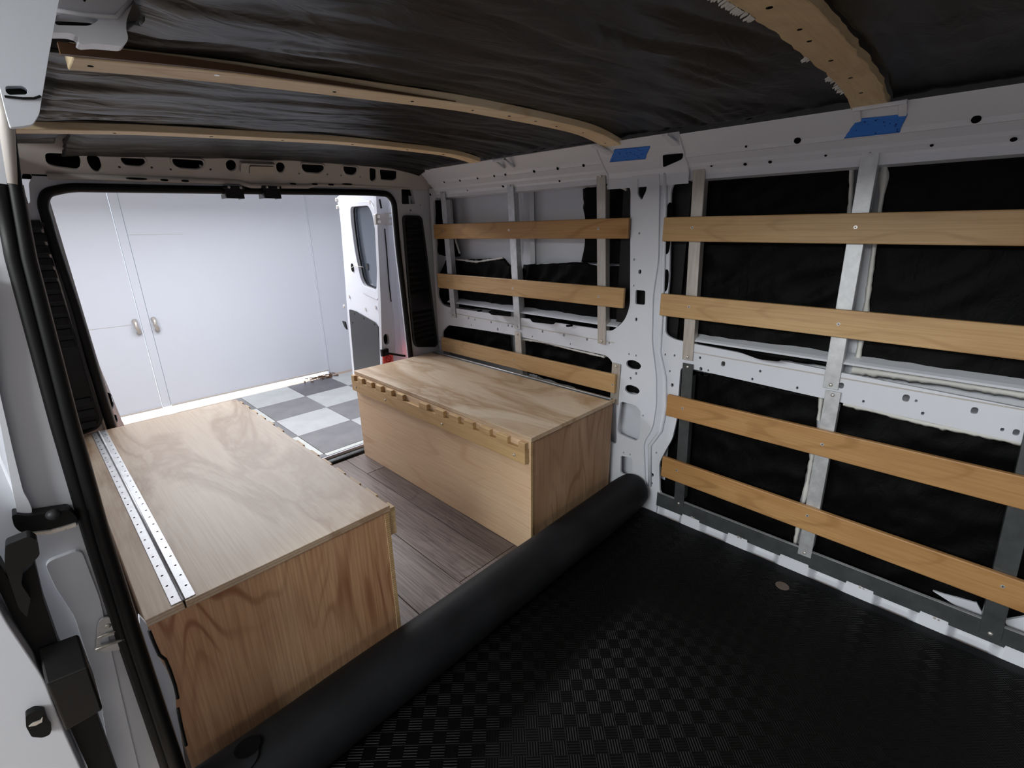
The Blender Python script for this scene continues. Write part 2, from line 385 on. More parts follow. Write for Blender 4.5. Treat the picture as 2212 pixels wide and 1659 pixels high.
mid = [(1437, 766, .007), (1457, 768, .008), (1512, 773, .009), (1562, 786, .016), (1514, 797, .012), (1530, 800, .007), (1642, 802, .008), (1625, 819, .008), (1722, 838, .008),
       (1817, 833, .016), (1865, 867, .007), (1957, 860, .018), (1979, 866, .007), (1993, 893, .008), (2105, 887, .016), (2165, 928, .008), (2195, 934, .014),
       (1012, 687, .010), (1026, 690, .010), (1061, 696, .010), (1098, 703, .010), (1106, 705, .010), (1075, 711, .012), (1172, 716, .011), (1218, 724, .011), (1268, 733, .011), (1150, 727, .007), (1232, 743, .007), (1316, 741, .007), (1018, 702, .007)]
MS = [pho(u, v, s_, s_*1.3) for u, v, s_ in mid]
top_h = [(1612, 316, .008), (1723, 303, .020), (1784, 335, .008), (1664, 349, .012), (1610, 354, .012), (1537, 358, .008), (2013, 313, .009), (2109, 257, .020), (2190, 300, .014)]
PH.pop(1)
outer = [(2.47, 1.53), (2.47, .0), (.86, .0), (.86, .085), (-.9, .085), (-.9, 1.53)]
def pin(p, poly):
    c = False; j = len(poly)-1
    for i in range(len(poly)):
        if (poly[i][1] > p[1]) != (poly[j][1] > p[1]) and p[0] < (poly[j][0]-poly[i][0])*(p[1]-poly[i][1])/(poly[j][1]-poly[i][1])+poly[i][0]: c = not c
        j = i
    return c
def clean(small_, bigs): return [h for h in small_ if not any(pin(p, b) for b in bigs for p in h)]
PS = clean(PS, holes+PH); MS = clean(MS, holes+PH+PS)
for k_, h_ in enumerate(holes+PH):
    if not all(pin(p, outer) for p in h_): print('HOLE OUTSIDE', k_, min(p[0] for p in h_), max(p[0] for p in h_), min(p[1] for p in h_), max(p[1] for p in h_))
bm = NB(); plate(bm, outer, holes+PH+PS+MS, fX(XF), .012)
fr = obj('inner_frame', bm, 'paint', wr, bevel=.0025)
# raised centre of the pillar
rp = pxs([(1366, 326), (1424, 330), (1424, 400), (1422, 560), (1410, 640), (1408, 740), (1417, 812), (1417, 876), (1409, 926), (1390, 956), (1394, 1056), (1345, 1044), (1332, 1030), (1331, 962), (1337, 852), (1341, 806), (1348, 772), (1356, 720), (1361, 690), (1366, 600)], 1.838)
bm = NB(); plate(bm, fillet(rp, .03), [fillet(pxs(p, 1.838), .008, 3) for p in (
    [(1378, 384), (1388, 388), (1398, 396), (1396, 412), (1386, 433), (1377, 420)], [(1373, 626), (1394, 628), (1393, 659), (1372, 657)])]
    + [fillet(pxs(p, 1.838), r, 3) for p, r in (([(1354, 779), (1366, 777), (1380, 783), (1386, 791), (1380, 799), (1362, 797), (1352, 789)], .02), ([(1351, 833), (1362, 831), (1377, 837), (1383, 845), (1376, 853), (1359, 851), (1349, 843)], .02),
    ([(1341, 867), (1374, 876), (1384, 888), (1382, 945), (1374, 953), (1336, 937), (1333, 928)], .012), ([(1341, 984), (1366, 990), (1366, 1024), (1360, 1029), (1340, 1022)], .01))]
    + [oval(PX(u, v, 1.838), s_, s_*1.35, 12) for u, v, s_ in small if u < 1395 and v < 1000], fX(1.838), .011)
obj('pillar_face', bm, 'paint', wr, bevel=.005, seg=3)
bm = NB()
tube(bm, [(1.845, *PX(u, v, 1.845)) for u, v in [(1437, 345), (1437, 450), (1432, 620), (1428, 700), (1424, 760), (1436, 815), (1438, 880), (1428, 930), (1404, 962), (1404, 1050)]], .008, 8)
obj('pillar_ridge', bm, 'paint', wr, True)
# upper plate black for the shade inside the pillar, lower one white
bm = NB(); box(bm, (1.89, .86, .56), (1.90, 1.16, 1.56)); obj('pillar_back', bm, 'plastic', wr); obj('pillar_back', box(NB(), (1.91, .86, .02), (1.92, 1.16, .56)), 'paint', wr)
# black shadow gaps where side flange is scalloped
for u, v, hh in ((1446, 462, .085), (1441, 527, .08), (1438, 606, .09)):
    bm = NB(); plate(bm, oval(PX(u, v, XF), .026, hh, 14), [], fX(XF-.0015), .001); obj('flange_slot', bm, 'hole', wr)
# top rail (folded sheet) in three lengths
tp = [(1.735, 1.603), (1.742, 1.596), (1.765, 1.572), (1.79, 1.548), (1.797, 1.535), (1.803, 1.534), (1.826, 1.515), (1.832, 1.505), (1.846, 1.492), (1.852, 1.478), (1.852, 1.462), (1.90, 1.458)]
def rail(name, y0, y1, dz=0, prof=tp, mat='paint', parent=wr):
    bm = NB(); extr(bm, [(x, z+dz) for x, z in prof], y0, y1); return obj(name, bm, mat, parent)
rail('top_rail', -.9, .86); rail('top_rail', 1.20, 2.40, .012)
tp2 = [(1.73, 1.612), (1.738, 1.602), (1.77, 1.565), (1.80, 1.535), (1.83, 1.51), (1.840, 1.49), (1.842, 1.45)]
bm = NB(); extr(bm, tp2, .855, 1.205)
for yy in (.855, 1.205): tube(bm, [(x-.001, yy, z) for x, z in tp2], .003, 6)
obj('rail_gusset', bm, 'paint', wr)
PUNCH = True
# punched holes on the sloping rail, sunk dark discs
def railpt(u, v, prof=tp, dz=0):
    best = None
    for i in range(len(prof)-1):
        (x0, z0), (x1, z1) = prof[i], prof[i+1]; n = Vector((-(z0-z1), 0, -(x1-x0))).normalized()
        p = onpl(u, v, (x0, 0, z0+dz), n)
        if min(z0, z1)+dz-1e-4 <= p.z <= max(z0, z1)+dz+1e-4: return p, n
    return None, None
def railholes(lst, prof, dz, shape='o'):
    bm = NB()
    for u, v, s_ in lst:
        p, n = railpt(u, v, prof, dz)
        if p is None: continue
        if n.x > 0: n = -n
        disc(bm, p+n*.0022, n, s_/2, .0005, 12)
    o = obj('rail_holes', bm, 'hole', wr); o['kind'] = 'stuff'; return o
railholes(top_h, tp, 0)
gv = []
for u, v in fillet([(1432, 334), (1477, 330), (1474, 343), (1433, 361)], 4, 3):
    p, n = railpt(u, v, tp2)
    if p is not None: gv.append(p + Vector((-.0018, 0, -.0018)))
bm = NB(); bm.faces.new([bm.verts.new(p) for p in gv]); obj('gusset_hole', bm, 'hole', wr)
railholes([(960, 393, .011), (994, 390, .011), (1032, 385, .011), (1068, 380, .012), (1092, 377, .012), (1154, 370, .013), (1205, 364, .013), (1261, 357, .013), (930, 420, .016), (1087, 402, .015), (1010, 411, .008), (1209, 391, .010)], tp, .012)
# mid rail (raised channel)
mp = [(1.925, .889), (1.87, .874), (1.856, .868), (1.851, .862)]
rail('mid_rail_top', -.9, .80, -.008, mp); rail('mid_rail_top', 1.13, 2.36, .002, mp)
bm = NB(); tube(bm, [(1.850, -.9, .80), (1.850, .80, .81)], .0025, 6); tube(bm, [(1.850, 1.14, .792), (1.850, 2.35, .80)], .0025, 6)
obj('rail_crease', bm, 'paint_grey', wr)
# slots on rail top flange
def topslot(px_list):
    bm = NB(); pts = []
    n = Vector((.26, 0, 1)).normalized()
    pl = [onpl(u, v, (1.88, 0, .876), Vector((-.273, 0, 1)).normalized()) for u, v in px_list]
    pl2 = fillet([(p.x, p.y) for p in pl], .012, 4)
    plate(bm, pl2, [], lambda a, b, d: (a, b, .8795+(a-1.88)*.273-d), .001); return obj('rail_slot', bm, 'hole', wr)
topslot([(1054, 675), (1062, 671), (1104, 675), (1104, 685), (1062, 681)]); topslot([(1145, 690), (1152, 687), (1202, 696), (1196, 702), (1150, 697)])
topslot([(1029, 672), (1040, 670), (1042, 674), (1032, 675)]); topslot([(1221, 704), (1236, 702), (1239, 706), (1224, 708)])
topslot([(1580, 756), (1620, 764), (1688, 776), (1684, 783), (1640, 778)])
# rail joints near pillar
# vertical outer-body ribs behind the uprights
def rib(y0, y1, z0, z1, wd=.05):
    bm = NB(); hexa(bm, [(1.945, y0-wd/2, z0), (1.93, y0-wd/4, z0), (1.93, y0+wd/4, z0), (1.945, y0+wd/2, z0)], [(1.945, y1-wd/2, z1), (1.93, y1-wd/4, z1), (1.93, y1+wd/4, z1), (1.945, y1+wd/2, z1)])
    return obj('wall_rib', bm, 'paint', wr, bevel=.004)
rib(1.72, 1.76, .10, 1.50, .09); rib(.215, .28, .80, 1.50, .13); rib(.305, .30, .08, .78, .12); rib(-.33, -.33, .08, .5, .16)
# corrugated floor edge and sheet-metal strip
bm = NB(); ys = [1.0, .86, .838, .745, .64, .545, .44, .342, .218, .123, .016, -.083, -.183, -.286, -.38, -.48, -.58, -.68]
hi = False
for i in range(len(ys)-1):
    ya, yb = ys[i], ys[i+1]; e = .010
    top = .058 if i % 2 == 1 else .030; xin = 1.815
    x2 = 1.852
    hexa(bm, [(xin, ya-e, -.012), (xin, yb+e, -.012), (x2, yb+e, -.012), (x2, ya-e, -.012)],
         [(xin, ya-e, top*.3), (xin, yb+e, top*.3), (x2, yb+e, top), (x2, ya-e, top)]) if False else None
prof = []
def ribh(y):
    for i in range(len(ys)-1):
        if ys[i] >= y > ys[i+1]:
            hi_ = i % 2 == 1
            return 1.0 if hi_ else 0.0
    return 0
NY = 560; Y = np.linspace(1.0, -.68, NY); raw = np.array([ribh(y) for y in Y]); ker = np.hanning(13); ker /= ker.sum(); sm = np.convolve(raw, ker, 'same')
rows = [(1.8385, -.002, .034), (1.8390, .018, .036), (1.8400, .032, .040), (1.8415, .045, .042), (1.8425, .056, .040), (1.8428, .066, .034)]
grid = [[bm.verts.new((x + (1-s)*dx, y, z)) for x, z, dx in rows] for y, s in zip(Y, sm)]
for i in range(NY-1):
    for j in range(len(rows)-1): bm.faces.new((grid[i][j], grid[i+1][j], grid[i+1][j+1], grid[i][j+1]))
obj('ribbed_sill', bm, 'paint', wr)

# ---- rear frame (body ring round the rear doors)
_c = pys([(92, 440), (100, 416), (150, 405), (320, 408), (500, 411), (800, 416), (838, 419), (851, 436), (860, 538), (873, 645), (886, 761)], 2.497); _l = pys([(226, 879), (183, 734), (161, 662), (113, 517)], 2.497)
op = fillet(_c + [(_c[-1][0]+.02, 0), (_l[0][0]+.012, 0)] + _l, .045, 6)
def yh(pts, r=.006, y=2.50): return fillet(pys(pts, y), r, 3)
RH = [yh([(867, 403), (880, 402), (890, 408), (898, 440), (868, 441)], .012), yh([(48, 374), (62, 372), (71, 380), (62, 395), (66, 440), (45, 440)], .01)]
rs = [oval(PY(u, v, 2.50), s_, s_, 10) for u, v, s_ in ((887, 454, .012), (908, 443, .008), (61, 470, .010), (240, 387, .006))]
outr = [(-.04, .0), (-.04, 1.64), (.10, 1.64), (.13, 1.50), (.50, 1.505), (1.0, 1.522), (1.70, 1.54), (1.73, 1.64), (1.96, 1.64), (1.96, .0), (1.80, .0), (1.75, -.03), (.18, -.03), (.1, 0)]
bm = NB(); plate(bm, outr, [op]+RH+rs, fY(2.50), .035)
re = tag(obj('wall_rear', bm, 'paint', bevel=.003), kind='structure')
bm = NB(); plate(bm, [(-.04, .0), (-.04, 1.64), (1.96, 1.64), (1.96, .0)], [fillet([(.06, 1.56), (1.80, 1.60), (1.85, .02), (.05, .02)], .1)], fY(2.56), .01)
obj('outer_skin', bm, 'paint', re)
bm = NB(); box(bm, (1.66, 2.538, 1.40), (1.93, 2.545, 1.6)); box(bm, (-.04, 2.538, 1.2), (.10, 2.545, 1.6)); obj('cavity_shade', bm, 'plastic', re)  # black sheets behind the corner openings, in place of cavity shade
# header: slanted panel with big oval holes
hn = Vector((0, -.130, -.085)).normalized(); h0 = Vector((0, 2.49, 1.507)); hs = Vector((0, -.085, .130)).normalized()
def HP(u, v): p = onpl(u, v, h0, hn); return (p.x, (p-h0).dot(hs))
def hmap(a, b, d): return tuple(Vector((a, h0.y, h0.z)) + hs*b - hn*d)
def hpoly(pts, r=.02): return fillet([HP(*p) for p in pts], r, 4)
HH = [hpoly([(96, 330), (170, 333), (176, 350), (173, 368), (125, 362), (100, 354)], .015), hpoly([(185, 335), (214, 337), (221, 362), (213, 373), (200, 368), (191, 355)], .015),
      hpoly([(257, 338), (312, 340), (317, 352), (306, 361), (270, 358), (259, 348)], .02), hpoly([(368, 340), (438, 344), (443, 356), (430, 367), (385, 364), (371, 354)], .02),
      hpoly([(487, 352), (494, 345), (504, 346), (512, 356), (509, 368), (499, 371), (490, 365)], .02), hpoly([(596, 355), (602, 350), (611, 352), (617, 361), (612, 373), (603, 374), (597, 366)], .02),
      hpoly([(649, 352), (700, 355), (702, 368), (690, 376), (658, 373), (650, 364)], .02), hpoly([(740, 357), (772, 360), (772, 373), (763, 380), (745, 377), (740, 366)], .02),
      hpoly([(798, 362), (813, 366), (813, 388), (805, 394), (799, 388)], .012), hpoly([(820, 366), (858, 370), (857, 388), (850, 391), (823, 389)], .01)]
for u, v in ((258, 361), (328, 362), (369, 366), (455, 366), (434, 360), (646, 375), (707, 377), (737, 379), (778, 382)):
    HH.append(oval(HP(u, v), .009, .009, 8))
bm = NB(); plate(bm, [(.02, -.004), (1.90, .018), (1.90, .19), (.02, .19)], HH, hmap, .01)
obj('rear_header', bm, 'paint_grey', re, bevel=.002)  # white header in grey paint: its shade is put into the colour
bm = NB(); box(bm, (.06, 2.522, 1.49), (1.85, 2.526, 1.66)); obj('header_shade', bm, 'wall_fabric', re)  # black sheet stands in for the shade behind the header holes
# soft flange rims under some ovals
bm = NB()
for k in (2, 3, 6, 7):
    tube(bm, [hmap(a, b, -.001) for a, b in HH[k]], .0045, 6, closed=True)
obj('hole_rims', bm, 'paint_grey', re, True)
# lower lip of header, stepped in the middle
lipz = [(.17, 1.500), (.60, 1.510), (.80, 1.513), (.85, 1.500), (1.12, 1.510), (1.16, 1.522), (1.60, 1.530), (1.72, 1.535)]
bm = NB(); tube(bm, [(x, 2.484, z) for x, z in lipz], .011, 8); obj('header_lip', bm, 'paint_grey', re, True)
bm = NB()
for u, v, w_ in ((295, 386, .07), (355, 389, .028), (400, 391, .028), (633, 397, .03), (680, 398, .03), (715, 399, .03), (750, 398, .055)):
    x, z = PY(u, v, 2.472); plate(bm, oval((x, z), w_, .008, 12), [], fY(2.470), .002)
obj('lip_slots', bm, 'hole', re)
# seal round the opening
bm = NB(); tube(bm, [(a, 2.497, b) for a, b in op], .0165, 10, closed=True); obj('door_seal', bm, 'rubber', re, True)
bm = NB(); tube(bm, [(a+.019, 2.494, b) for a, b in op if 1.38 > b > .03 and a > .9], .005, 6); tube(bm, [(a-.020, 2.494, b) for a, b in op if 1.38 > b > .03 and a < .9], .005, 6)
obj('seal_edge', bm, 'paint_grey', re, True)
# jamb outside the seal
bm = NB(); box(bm, (.145, 2.535, 0), (.16, 2.64, 1.45)); box(bm, (1.745, 2.535, 0), (1.76, 2.64, 1.5)); obj('door_jamb', bm, 'paint', re)

# ---- left wall (mostly edge-on)
bm = NB(); box(bm, (-.05, 1.06, 0), (-.035, 2.50, 1.60))
tag(obj('wall_left', bm, 'paint'), kind='structure')

# ================================================================ SETTING: the garage behind
ZG = -.5
g = tag(obj('garage_floor', box(NB(), (-2.6, -4.2, ZG-.05), (3.4, 5.94, ZG-.012)), 'concrete'), kind='structure')
T0 = (1.48, 3.685); TS = .525
for i in range(3):
    for j in range(4):
        x0 = T0[0]+i*TS; y0 = T0[1]+j*TS
        mt = 'tile_grey' if (i+j) % 2 == 0 else 'tile_light'
        if (i, j) == (1, 3): mt = 'tile_dark'
        if (i, j) == (1, 3): pass
        bm = NB(); box(bm, (x0+.0015, y0+.0015, ZG-.012), (x0+TS-.0015, y0+TS-.0015, ZG))
        obj('tile', bm, mt, g, bevel=.002, seg=1, org=(x0+TS/2, y0+TS/2, ZG))
tw = .085
def trim(x0, x1, y0, y1, tabs, mat='snow_trim'):
    bm = NB(); box(bm, (x0, y0, ZG-.012), (x1, y1, ZG-.001))
    for a in tabs: box(bm, a[0], a[1])
    return obj('edge_trim', bm, mat, g, bevel=.002, seg=1)
for j in range(4):
    y0 = T0[1]+j*TS
    trim(T0[0]-tw+.003, T0[0]-.003, y0+.002, y0+TS-.002, [], 'tile_grey' if j % 2 else 'snow_trim')
    for k in range(3):
        yy = y0+.09+k*.16
        bm = NB(); box(bm, (T0[0]-tw-.022, yy, ZG-.012), (T0[0]-tw+.0025, yy+.07, ZG-.002)); obj('edge_tab', bm, 'tile_grey' if j % 2 else 'snow_trim', g)
for i in range(3):
    x0 = T0[0]+i*TS; trim(x0+.002, x0+TS-.002, T0[1]-tw, T0[1]-.003, [], 'snow_trim' if i % 2 == 0 else 'tile_grey')
trim(T0[0]-tw+.003, T0[0]-.003, T0[1]-tw, T0[1]-.003, [], 'tile_grey')
YD = 5.92
# door leaves hanging above the threshold: daylight comes in underneath
def leaf(name, x0, x1, yy=YD, z0=-.452, z1=2.1):
    return tag(obj(name, box(NB(), (x0, yy, z0), (x1, yy+.045, z1)), 'garage_white', bevel=.003), kind='structure')
dl = leaf('door_2', -1.4, .772)
drr = leaf('door_3', .850, 2.598)
bm = NB(); box(bm, (.776, YD-.012, -.455), (.846, YD+.03, 2.1)); obj('meeting_strip', bm, 'garage_white', drr, bevel=.004)
bm = NB(); box(bm, (-1.4, YD-.018, -.460), (.772, YD, -.44)); obj('bottom_seal', bm, 'paint_grey', dl, bevel=.003)
bm = NB(); box(bm, (.850, YD-.018, -.460), (2.598, YD, -.44)); obj('bottom_seal', bm, 'paint_grey', drr, bevel=.003)
bm = NB(); box(bm, (-.9, YD-.002, .440), (.700, YD+.001, .443)); obj('panel_seam', bm, 'paint_grey', dl)
bm = NB(); box(bm, (.852, YD-.002, 1.285), (1.30, YD+.001, 1.288)); obj('panel_seam', bm, 'paint_grey', drr)
def pull(u0, v0, v1, par):
    x, za = PY(u0, v0, YD-.05); _, zb = PY(u0+4, v1, YD-.05)
    bm = NB(); x2 = x+.012
    tube(bm, [(x, YD-.002, za), (x, YD-.04, za-.025), (x, YD-.045, (za+zb)/2), (x2, YD-.04, zb+.025), (x2, YD-.002, zb)], [.022, .018, .017, .018, .022], 8)
    obj('door_pull', bm, 'alu', par, True)
pull(292, 694, 722, dl); pull(333, 689, 716, drr)
bw = tag(obj('wall_back', box(NB(), (2.602, YD-.005, ZG-.02), (3.4, YD+.06, 2.32)), 'garage_white', bevel=.002), kind='structure')
obj('door_header', box(NB(), (-2.6, YD, 2.1), (2.602, YD+.06, 2.32)), 'garage_white', bw)
obj('left_pier', box(NB(), (-2.6, YD, ZG-.02), (-1.405, YD+.06, 2.1)), 'garage_white', bw)
obj('corner_bead', tube(NB(), [(2.604, YD-.008, ZG), (2.604, YD-.008, 2.1)], .008, 6), 'garage_white', bw)
tag(obj('garage_ceiling', box(NB(), (-2.6, -4.2, 2.3), (3.4, 5.98, 2.35)), 'garage_ceiling'), kind='structure')
tag(obj('garage_wall_right', box(NB(), (3.4, -4.2, ZG), (3.45, 5.98, 2.3)), 'garage_white'), kind='structure')
tag(obj('garage_wall_left', box(NB(), (-2.65, -4.2, ZG), (-2.6, 5.98, 2.3)), 'garage_white'), kind='structure')
tag(obj('garage_wall_front', box(NB(), (-2.6, -4.25, ZG), (3.4, -4.2, 2.3)), 'garage_white'), kind='structure')
tag(obj('driveway', box(NB(), (-3, 5.94, ZG-.06), (4, 9.5, ZG-.014)), 'tile_light'), kind='structure')
# leaf litter at the door corner
bm = NB(); random.seed(8)
for k in range(60):
    cx = 2.45+random.gauss(0, .09); cy = 5.80+random.gauss(0, .05); a = random.uniform(0, PI); L = random.uniform(.02, .07)
    if cy > 5.9: cy = 5.88
    dx, dy = math.cos(a)*L/2, math.sin(a)*L/2; wd = random.uniform(.003, .01); nx, ny = -math.sin(a)*wd, math.cos(a)*wd; z = ZG+.002+random.uniform(0, .012)
    hexa(bm, [(cx-dx-nx, cy-dy-ny, z), (cx+dx-nx, cy+dy-ny, z), (cx+dx+nx, cy+dy+ny, z), (cx-dx+nx, cy-dy+ny, z)], [(cx-dx-nx, cy-dy-ny, z+.004), (cx+dx-nx, cy+dy-ny, z+.006), (cx+dx+nx, cy+dy+ny, z+.006), (cx-dx+nx, cy-dy+ny, z+.004)])
tag(obj('leaf_litter', bm, 'batten_side'), 'small pile of dry brown leaves and twigs at the corner of the garage door', 'leaves', kind='stuff')
bm = NB(); lx, ly = PZ(744, 797, ZG)
bmesh.ops.create_icosphere(bm, subdivisions=2, radius=.035)
for v_ in bm.verts: v_.co = Vector((v_.co.x*1.1, v_.co.y, v_.co.z*.6)) * (1+.4*noise.noise(v_.co*30)) + Vector((lx, ly, ZG+.018))
tag(obj('dry_leaf', bm, 'batten_side'), 'single crumpled brown leaf on the threshold right of the leaf pile', 'leaf')

# ---- rear doors of the van, swung open
DY0, DX0, DS = 2.75, 1.66, .15
dn = Vector((1, -DS, 0)).normalized(); dp0 = Vector((DX0, DY0, 0)); dt = Vector((DS, 1, 0)).normalized()
def DP(u, v, off=0): p = onpl(u, v, dp0+dn*off, dn); return ((p-dp0).dot(dt), p.z)
def dmap(o): return lambda a, b, d: tuple(dp0 + dn*(o+d) + dt*a + Vector((0, 0, b)))
def dpoly(pts, r=.01, off=0): return fillet([DP(u, v, off) for u, v in pts], r, 4)
win = dpoly([(758, 447), (797, 444), (806, 462), (814, 510), (816, 560), (815, 628), (787, 617), (780, 600), (768, 540), (760, 480)], .04)
dout = [DP(727, 426), DP(740, 418), DP(812, 420), DP(818, 445), DP(820, 640), (DP(820, 640)[0], .05), (DP(750, 700)[0]+.03, .05), DP(752, 700), DP(745, 600), DP(735, 470)]
bm = NB(); plate(bm, fillet(dout, .03), [win], dmap(0), .028)
d1 = tag(obj('door_1', bm, 'paint', bevel=.006), kind='structure')
bm = NB(); plate(bm, fillet(dout, .03), [win], dmap(.05), .01); obj('door_skin', bm, 'paint', d1)
bm = NB(); a0 = DP(818, 445)[0]; 
def dbox(a, b): return hexa(bm, [dmap(0)(a[0], a[2], a[1]), dmap(0)(b[0], a[2], a[1]), dmap(0)(b[0], a[2], b[1]), dmap(0)(a[0], a[2], b[1])], [dmap(0)(a[0], b[2], a[1]), dmap(0)(b[0], b[2], a[1]), dmap(0)(b[0], b[2], b[1]), dmap(0)(a[0], b[2], b[1])])
e0 = min(a for a, b in dout)
dbox((e0-.008, -.004, .05), (e0+.01, .075, 1.50)); obj('door_edge', bm, 'paint', d1, bevel=.006)
# window surround recess and pane
big = dpoly([(745, 436), (803, 434), (812, 455), (820, 520), (821, 590), (819, 650), (783, 632), (772, 610), (758, 540), (748, 470)], .05)
bm = NB(); plate(bm, big, [win], dmap(-.006), .012); obj('window_surround', bm, 'paint', d1, bevel=.004)
bm = NB(); tube(bm, [dmap(.02)(a, b, 0) for a, b in win], .006, 6, closed=True); obj('window_rubber', bm, 'rubber', d1, True)
bm = NB(); plate(bm, win, [], dmap(.03), .004); obj('window_pane', bm, 'glass', d1)
bm = NB(); plate(bm, dpoly([(756, 668), (770, 672), (812, 696), (819, 706), (823, 802), (823, 860), (775, 860), (768, 808)], .015), [], dmap(-.008), .006)
lp = obj('lower_panel', bm, 'plastic_grey', d1, bevel=.002)
bm = NB()
for u, v in ((766, 678), (786, 688), (809, 700), (762, 697), (819, 742)): a, b = DP(u, v, -.008); disc(bm, dmap(-.008)(a, b, 0), -dn, .007, .002, 10)
obj('panel_clips', bm, 'rubber', d1)
a, b = DP(763, 578, 0); bm = NB(); plate(bm, oval((a, b), .05, .06), [], dmap(-.0075), .002); obj('wiring_hole', bm, 'hole', d1)
a2, b2 = DP(785, 577, 0)
bm = NB(); plate(bm, oval((a2, b2), .045, .05), [], dmap(.024), .004); obj('wiring_grommet', bm, 'plastic_grey', d1)
bm = NB(); tube(bm, [dmap(-.01)(a, b, 0), dmap(-.03)((a+a2)/2, b+.02, 0), dmap(.0)(a2, b2, 0)], .003, 6); obj('wire', bm, 'chrome', d1, True)
for u, v, s_ in ((801, 437, .012), (791, 668, .012), (813, 664, .014), (756, 641, .014)):
    a, b = DP(u, v); bm = NB(); plate(bm, oval((a, b), s_*1.4, s_*2), [], dmap(-.0075), .002); obj('recess', bm, 'paint_grey', d1)
a, b = DP(747, 700); bm = NB(); plate(bm, dpoly([(742, 693), (748, 695), (752, 712), (747, 706)], .003), [], dmap(-.012), .01); obj('latch_lever', bm, 'rubber', d1)
a, b = DP(745, 662); bm = NB(); disc(bm, dmap(-.004)(a, b, 0), -dn, .016, .008, 10); obj('latch_catch', bm, 'chrome', d1)
bm = NB()
for (u, v) in ((729, 432), (731, 448)): a, b = DP(u, v); disc(bm, dmap(-.004)(a+.0, b, 0), -dn, .014, .01, 8)
obj('top_latch', bm, 'chrome', d1)
# hinge pillar of the right rear opening: column, seam, hinge
bm = NB(); plate(bm, fillet(pys([(812, 418), (842, 418), (838, 460), (846, 640), (852, 700), (856, 775), (857, 900), (828, 900), (826, 780), (822, 640)], 2.68), .01), [oval(PY(835, 733, 2.68), .042, .072)], fY(2.68), .03)
hc = obj('hinge_column', bm, 'paint', d1, bevel=.004)
bm = NB(); x, z = PY(835, 733, 2.70); box(bm, (x-.04, 2.705, z-.06), (x+.04, 2.71, z+.06)); obj('column_hole', bm, 'hole', d1)
bm = NB(); plate(bm, fillet(pys([(844, 445), (862, 445), (892, 780), (892, 900), (858, 900), (852, 700)], 2.72), .01), [], fY(2.72), .02)
obj('quarter_panel', bm, 'garage_white', d1, bevel=.004)
bm = NB(); tube(bm, [(PY(u, v, 2.66)[0], 2.675, PY(u, v, 2.66)[1]) for u, v in ((834, 494), (838, 540), (844, 620), (848, 652))], .0035, 6); tube(bm, [(PY(u, v, 2.66)[0], 2.675, PY(u, v, 2.66)[1]) for u, v in ((823, 430), (827, 450))], .005, 6)
obj('panel_gap', bm, 'rubber', d1)
bm = NB(); plate(bm, fillet(pys([(811, 462), (834, 463), (834, 486), (812, 485)], 2.64), .006), [], fY(2.64), .02)
plate(bm, fillet(pys([(834, 459), (857, 460), (857, 486), (834, 486)], 2.655), .006), [fillet(pys([(840, 462), (848, 462), (848, 470), (840, 470)], 2.655), .003), fillet(pys([(840, 474), (848, 474), (848, 482), (840, 482)], 2.655), .003)], fY(2.655), .012)
obj('hinge', bm, 'paint_grey', d1, bevel=.002)
for u, v in ((817, 468), (818, 479)):
    x, z = PY(u, v, 2.64); obj('hinge_bolt', disc(NB(), (x, 2.64, z), (0, -1, 0), .012, .006, 8), 'chrome', d1)
bm = NB(); x, z = PY(834, 763, 2.64); x3, z3 = PY(872, 768, 2.62)
hexa(bm, [(x-.02, 2.655, z-.022), (x+.03, 2.655, z-.022), (x+.03, 2.675, z-.022), (x-.02, 2.675, z-.022)], [(x-.02, 2.655, z+.022), (x+.03, 2.655, z+.022), (x+.03, 2.675, z+.022), (x-.02, 2.675, z+.022)])
tube(bm, [(x, 2.65, z), (x3, 2.60, z3)], .007, 8); obj('check_strap', bm, 'rubber', d1)
lx, lz = PY(840, 777, 2.67)
lab = obj('warning_label', box(NB(), (lx-.04, 2.672, lz-.05), (lx+.035, 2.679, lz+.03)), 'red_label', d1)
bm = NB(); tube(bm, [(lx-.002+.02*math.cos(t), 2.671, lz+.005+.02*math.sin(t)) for t in np.linspace(0, 2*PI, 20, False)], .003, 6, closed=True)
tube(bm, [(lx-.016, 2.671, lz+.019), (lx+.012, 2.671, lz-.009)], .003, 6); obj('prohibition_sign', bm, 'red_mark', lab)
# left rear door: only its hinge edge shows
bm = NB(); plate(bm, [(.10, 1.0)]+pys([(186, 700), (215, 790), (262, 905)], 2.66)+[(.205, .35), (.205, .1), (.10, .1)], [fillet(pys([(226, 846), (240, 850), (247, 868), (246, 884), (232, 886)], 2.66), .01), fillet(pys([(238, 896), (252, 896), (256, 912), (242, 914)], 2.66), .006)], fY(2.66), .03)
dl4 = tag(obj('door_4', bm, 'paint', bevel=.003), kind='structure')
bm = NB(); qa = PY(222, 840, 2.70); qb = PY(250, 892, 2.70); box(bm, (qa[0]-.01, 2.695, qb[1]), (qa[0]+.02, 2.70, qa[1])); box(bm, (qb[0]-.02, 2.695, qb[1]-.06), (qb[0]+.006, 2.70, qb[1])); obj('hinge_cavity', bm, 'hole', dl4)
bm = NB(); box(bm, (.05, 2.70, .05), (.10, 3.45, 1.5)); obj('door_skin', bm, 'paint', dl4, bevel=.01)

